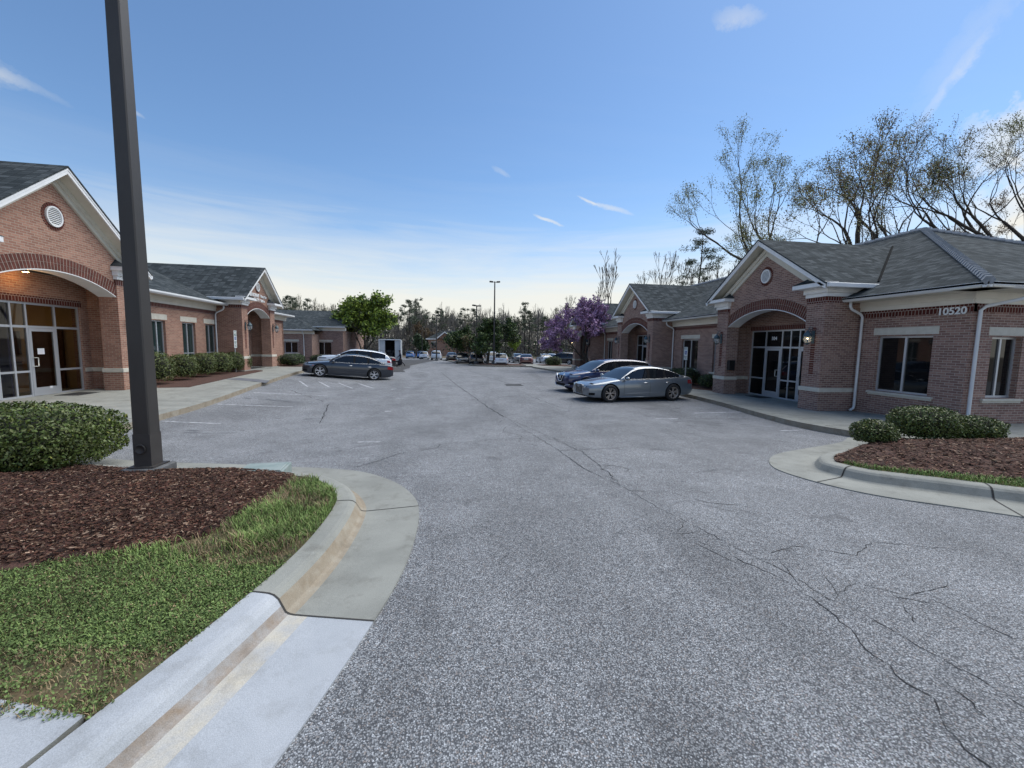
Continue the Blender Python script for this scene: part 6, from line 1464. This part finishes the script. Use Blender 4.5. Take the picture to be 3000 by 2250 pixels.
# ---- person walking with a bag
def person(x,y,rz):
    root=thing('person','person in dark navy clothes walking left past the truck, carrying a dark bag','person',(x,y,zg(x,y)),rz)
    J=dict(pel=(0,0,.93),chest=(.03,0,1.25),neck=(.06,0,1.46),head=(.09,0,1.56),top=(.09,0,1.70),hl=(0,.10,.90),hr=(0,-.10,.90),kl=(.20,.10,.50),kr=(-.12,-.10,.48),al=(.30,.10,.09),ar=(-.42,-.09,.16),tl=(.46,.11,.04),tr=(-.36,-.09,.04),
           sl=(.04,.19,1.38),sr=(.04,-.19,1.38),el=(-.08,.25,1.12),er=(.16,-.24,1.12),wl=(-.02,.26,.88),wr=(.36,-.22,.98))
    E_=[('pel','chest',.14,.15),('chest','neck',.15,.055),('neck','head',.055,.085),('head','top',.095,.06),('pel','hl',.12,.095),('pel','hr',.12,.095),('hl','kl',.095,.06),('hr','kr',.095,.06),('kl','al',.06,.042),('kr','ar',.06,.042),('al','tl',.045,.035),('ar','tr',.045,.035),('chest','sl',.12,.06),('chest','sr',.12,.06),('sl','el',.058,.045),('sr','er',.058,.045),('el','wl',.043,.03),('er','wr',.043,.03)]
    names=list(J); me=bpy.data.meshes.new('body'); me.from_pydata([J[n] for n in names],[(names.index(a),names.index(b)) for a,b,_,_ in E_],[])
    o=bpy.data.objects.new('body',me); COL.objects.link(o); sk=o.modifiers.new('s','SKIN'); rad={}
    for a,b,r0,r1 in E_: rad[a]=max(rad.get(a,0),r0) if a not in rad else rad[a]; rad.setdefault(b,r1)
    for i,n in enumerate(names): me.skin_vertices[0].data[i].radius=(rad[n],rad[n]*(.8 if n in('chest','pel') else 1))
    me.skin_vertices[0].data[0].use_root=True; o.modifiers.new('ss','SUBSURF').levels=1
    d=bpy.context.evaluated_depsgraph_get(); d.update(); m2=bpy.data.meshes.new_from_object(o.evaluated_get(d)); o.modifiers.clear(); o.data=m2
    m2.materials.clear(); m2.materials.append(M['navy']); m2.materials.append(M['skin']); m2.materials.append(M['trouser'])
    for p in m2.polygons: p.use_smooth=True; p.material_index=1 if (p.center.z>1.47 or (p.center.x>.33 and p.center.z>.9) ) else (2 if p.center.z<.92 and abs(p.center.y)<.2 else 0)
    o.parent=root
    h=MB(); h.lathe([(0,-.02),(.07,0),(.098,.05),(.095,.10),(.06,.15),(0,.165)],(.08,0,1.58),14); h.build('hair',M['black'],root)
    nose=MB(); nose.extr([(.175,-.012,1.60),(.175,.012,1.60),(.205,0,1.585)],(0,0,.03)); nose.build('nose',M['skin'],root)
    for s,w in ((1,(-.02,.26,.86)),(-1,(.37,-.22,.96))):
        hd=MB(); hd.lathe([(0,-.05),(.03,-.03),(.035,.02),(.02,.05)],w,8)
        for k in range(4): hd.tube([(w[0]+.01,w[1]+(k-1.5)*.014,w[2]-.03),(w[0]+.02,w[1]+(k-1.5)*.015,w[2]-.075-.006*(k%2)),(w[0]+.005,w[1]+(k-1.5)*.014,w[2]-.10)],.007,5)
        hd.tube([(w[0]+.03,w[1],w[2]),(w[0]+.05,w[1],w[2]-.04)],.008,5); hd.build('hand',M['skin'],root)
    return root
M['navy']=mat('navy_cloth',(.012,.012,.035),.85); M['skin']=mat('skin',(.22,.12,.08),.6); M['trouser']=mat('black_cloth',(.010,.010,.014),.85)
px_,py_=at(1173,42.6); person(px_,py_,math.radians(185))
bg_=MB(); bg_.box(px_-.26,px_+.18,py_-.42,py_-.26,zg(px_,py_)+.22,zg(px_,py_)+.62); bg_.tube([(px_-.15,py_-.34,zg(px_,py_)+.6),(px_-.05,py_-.30,zg(px_,py_)+.80),(px_+.08,py_-.34,zg(px_,py_)+.6)],.012,5)
tag(bg_.build('shoulder_bag',M['trouser'],None,bevel=.03),'dark bag carried low by the walking person','bag')
# ---- small things
ub=MB(); ub.box(-.28,.28,-.22,.22,-.3,.03); ub.box(-.25,.25,-.19,.19,.03,.045); u=ub.build('utility_box',noisy('grey_green_lid',(.20,.26,.25),(.28,.33,.32),6.,.7),None,bevel=.008); u.location=(-2.58,5.78,zg(-2.5,5.8)+.15); u.rotation_euler=(0,0,.1); tag(u,'pale green utility box lid at the back edge of the left island','utility box')
pt_=MB(); pt_.lathe([(0,0),(.14,0),(.19,.34),(.205,.34),(.205,.38),(.17,.38),(.16,.32),(0,.30)],(0,0,0),18); p=pt_.build('planter',M['white'],None); p.location=(11.2,38.3,zg(11.2,38.)+.15); tag(p,'small white planter beside the far porch pier under the purple tree','planter')
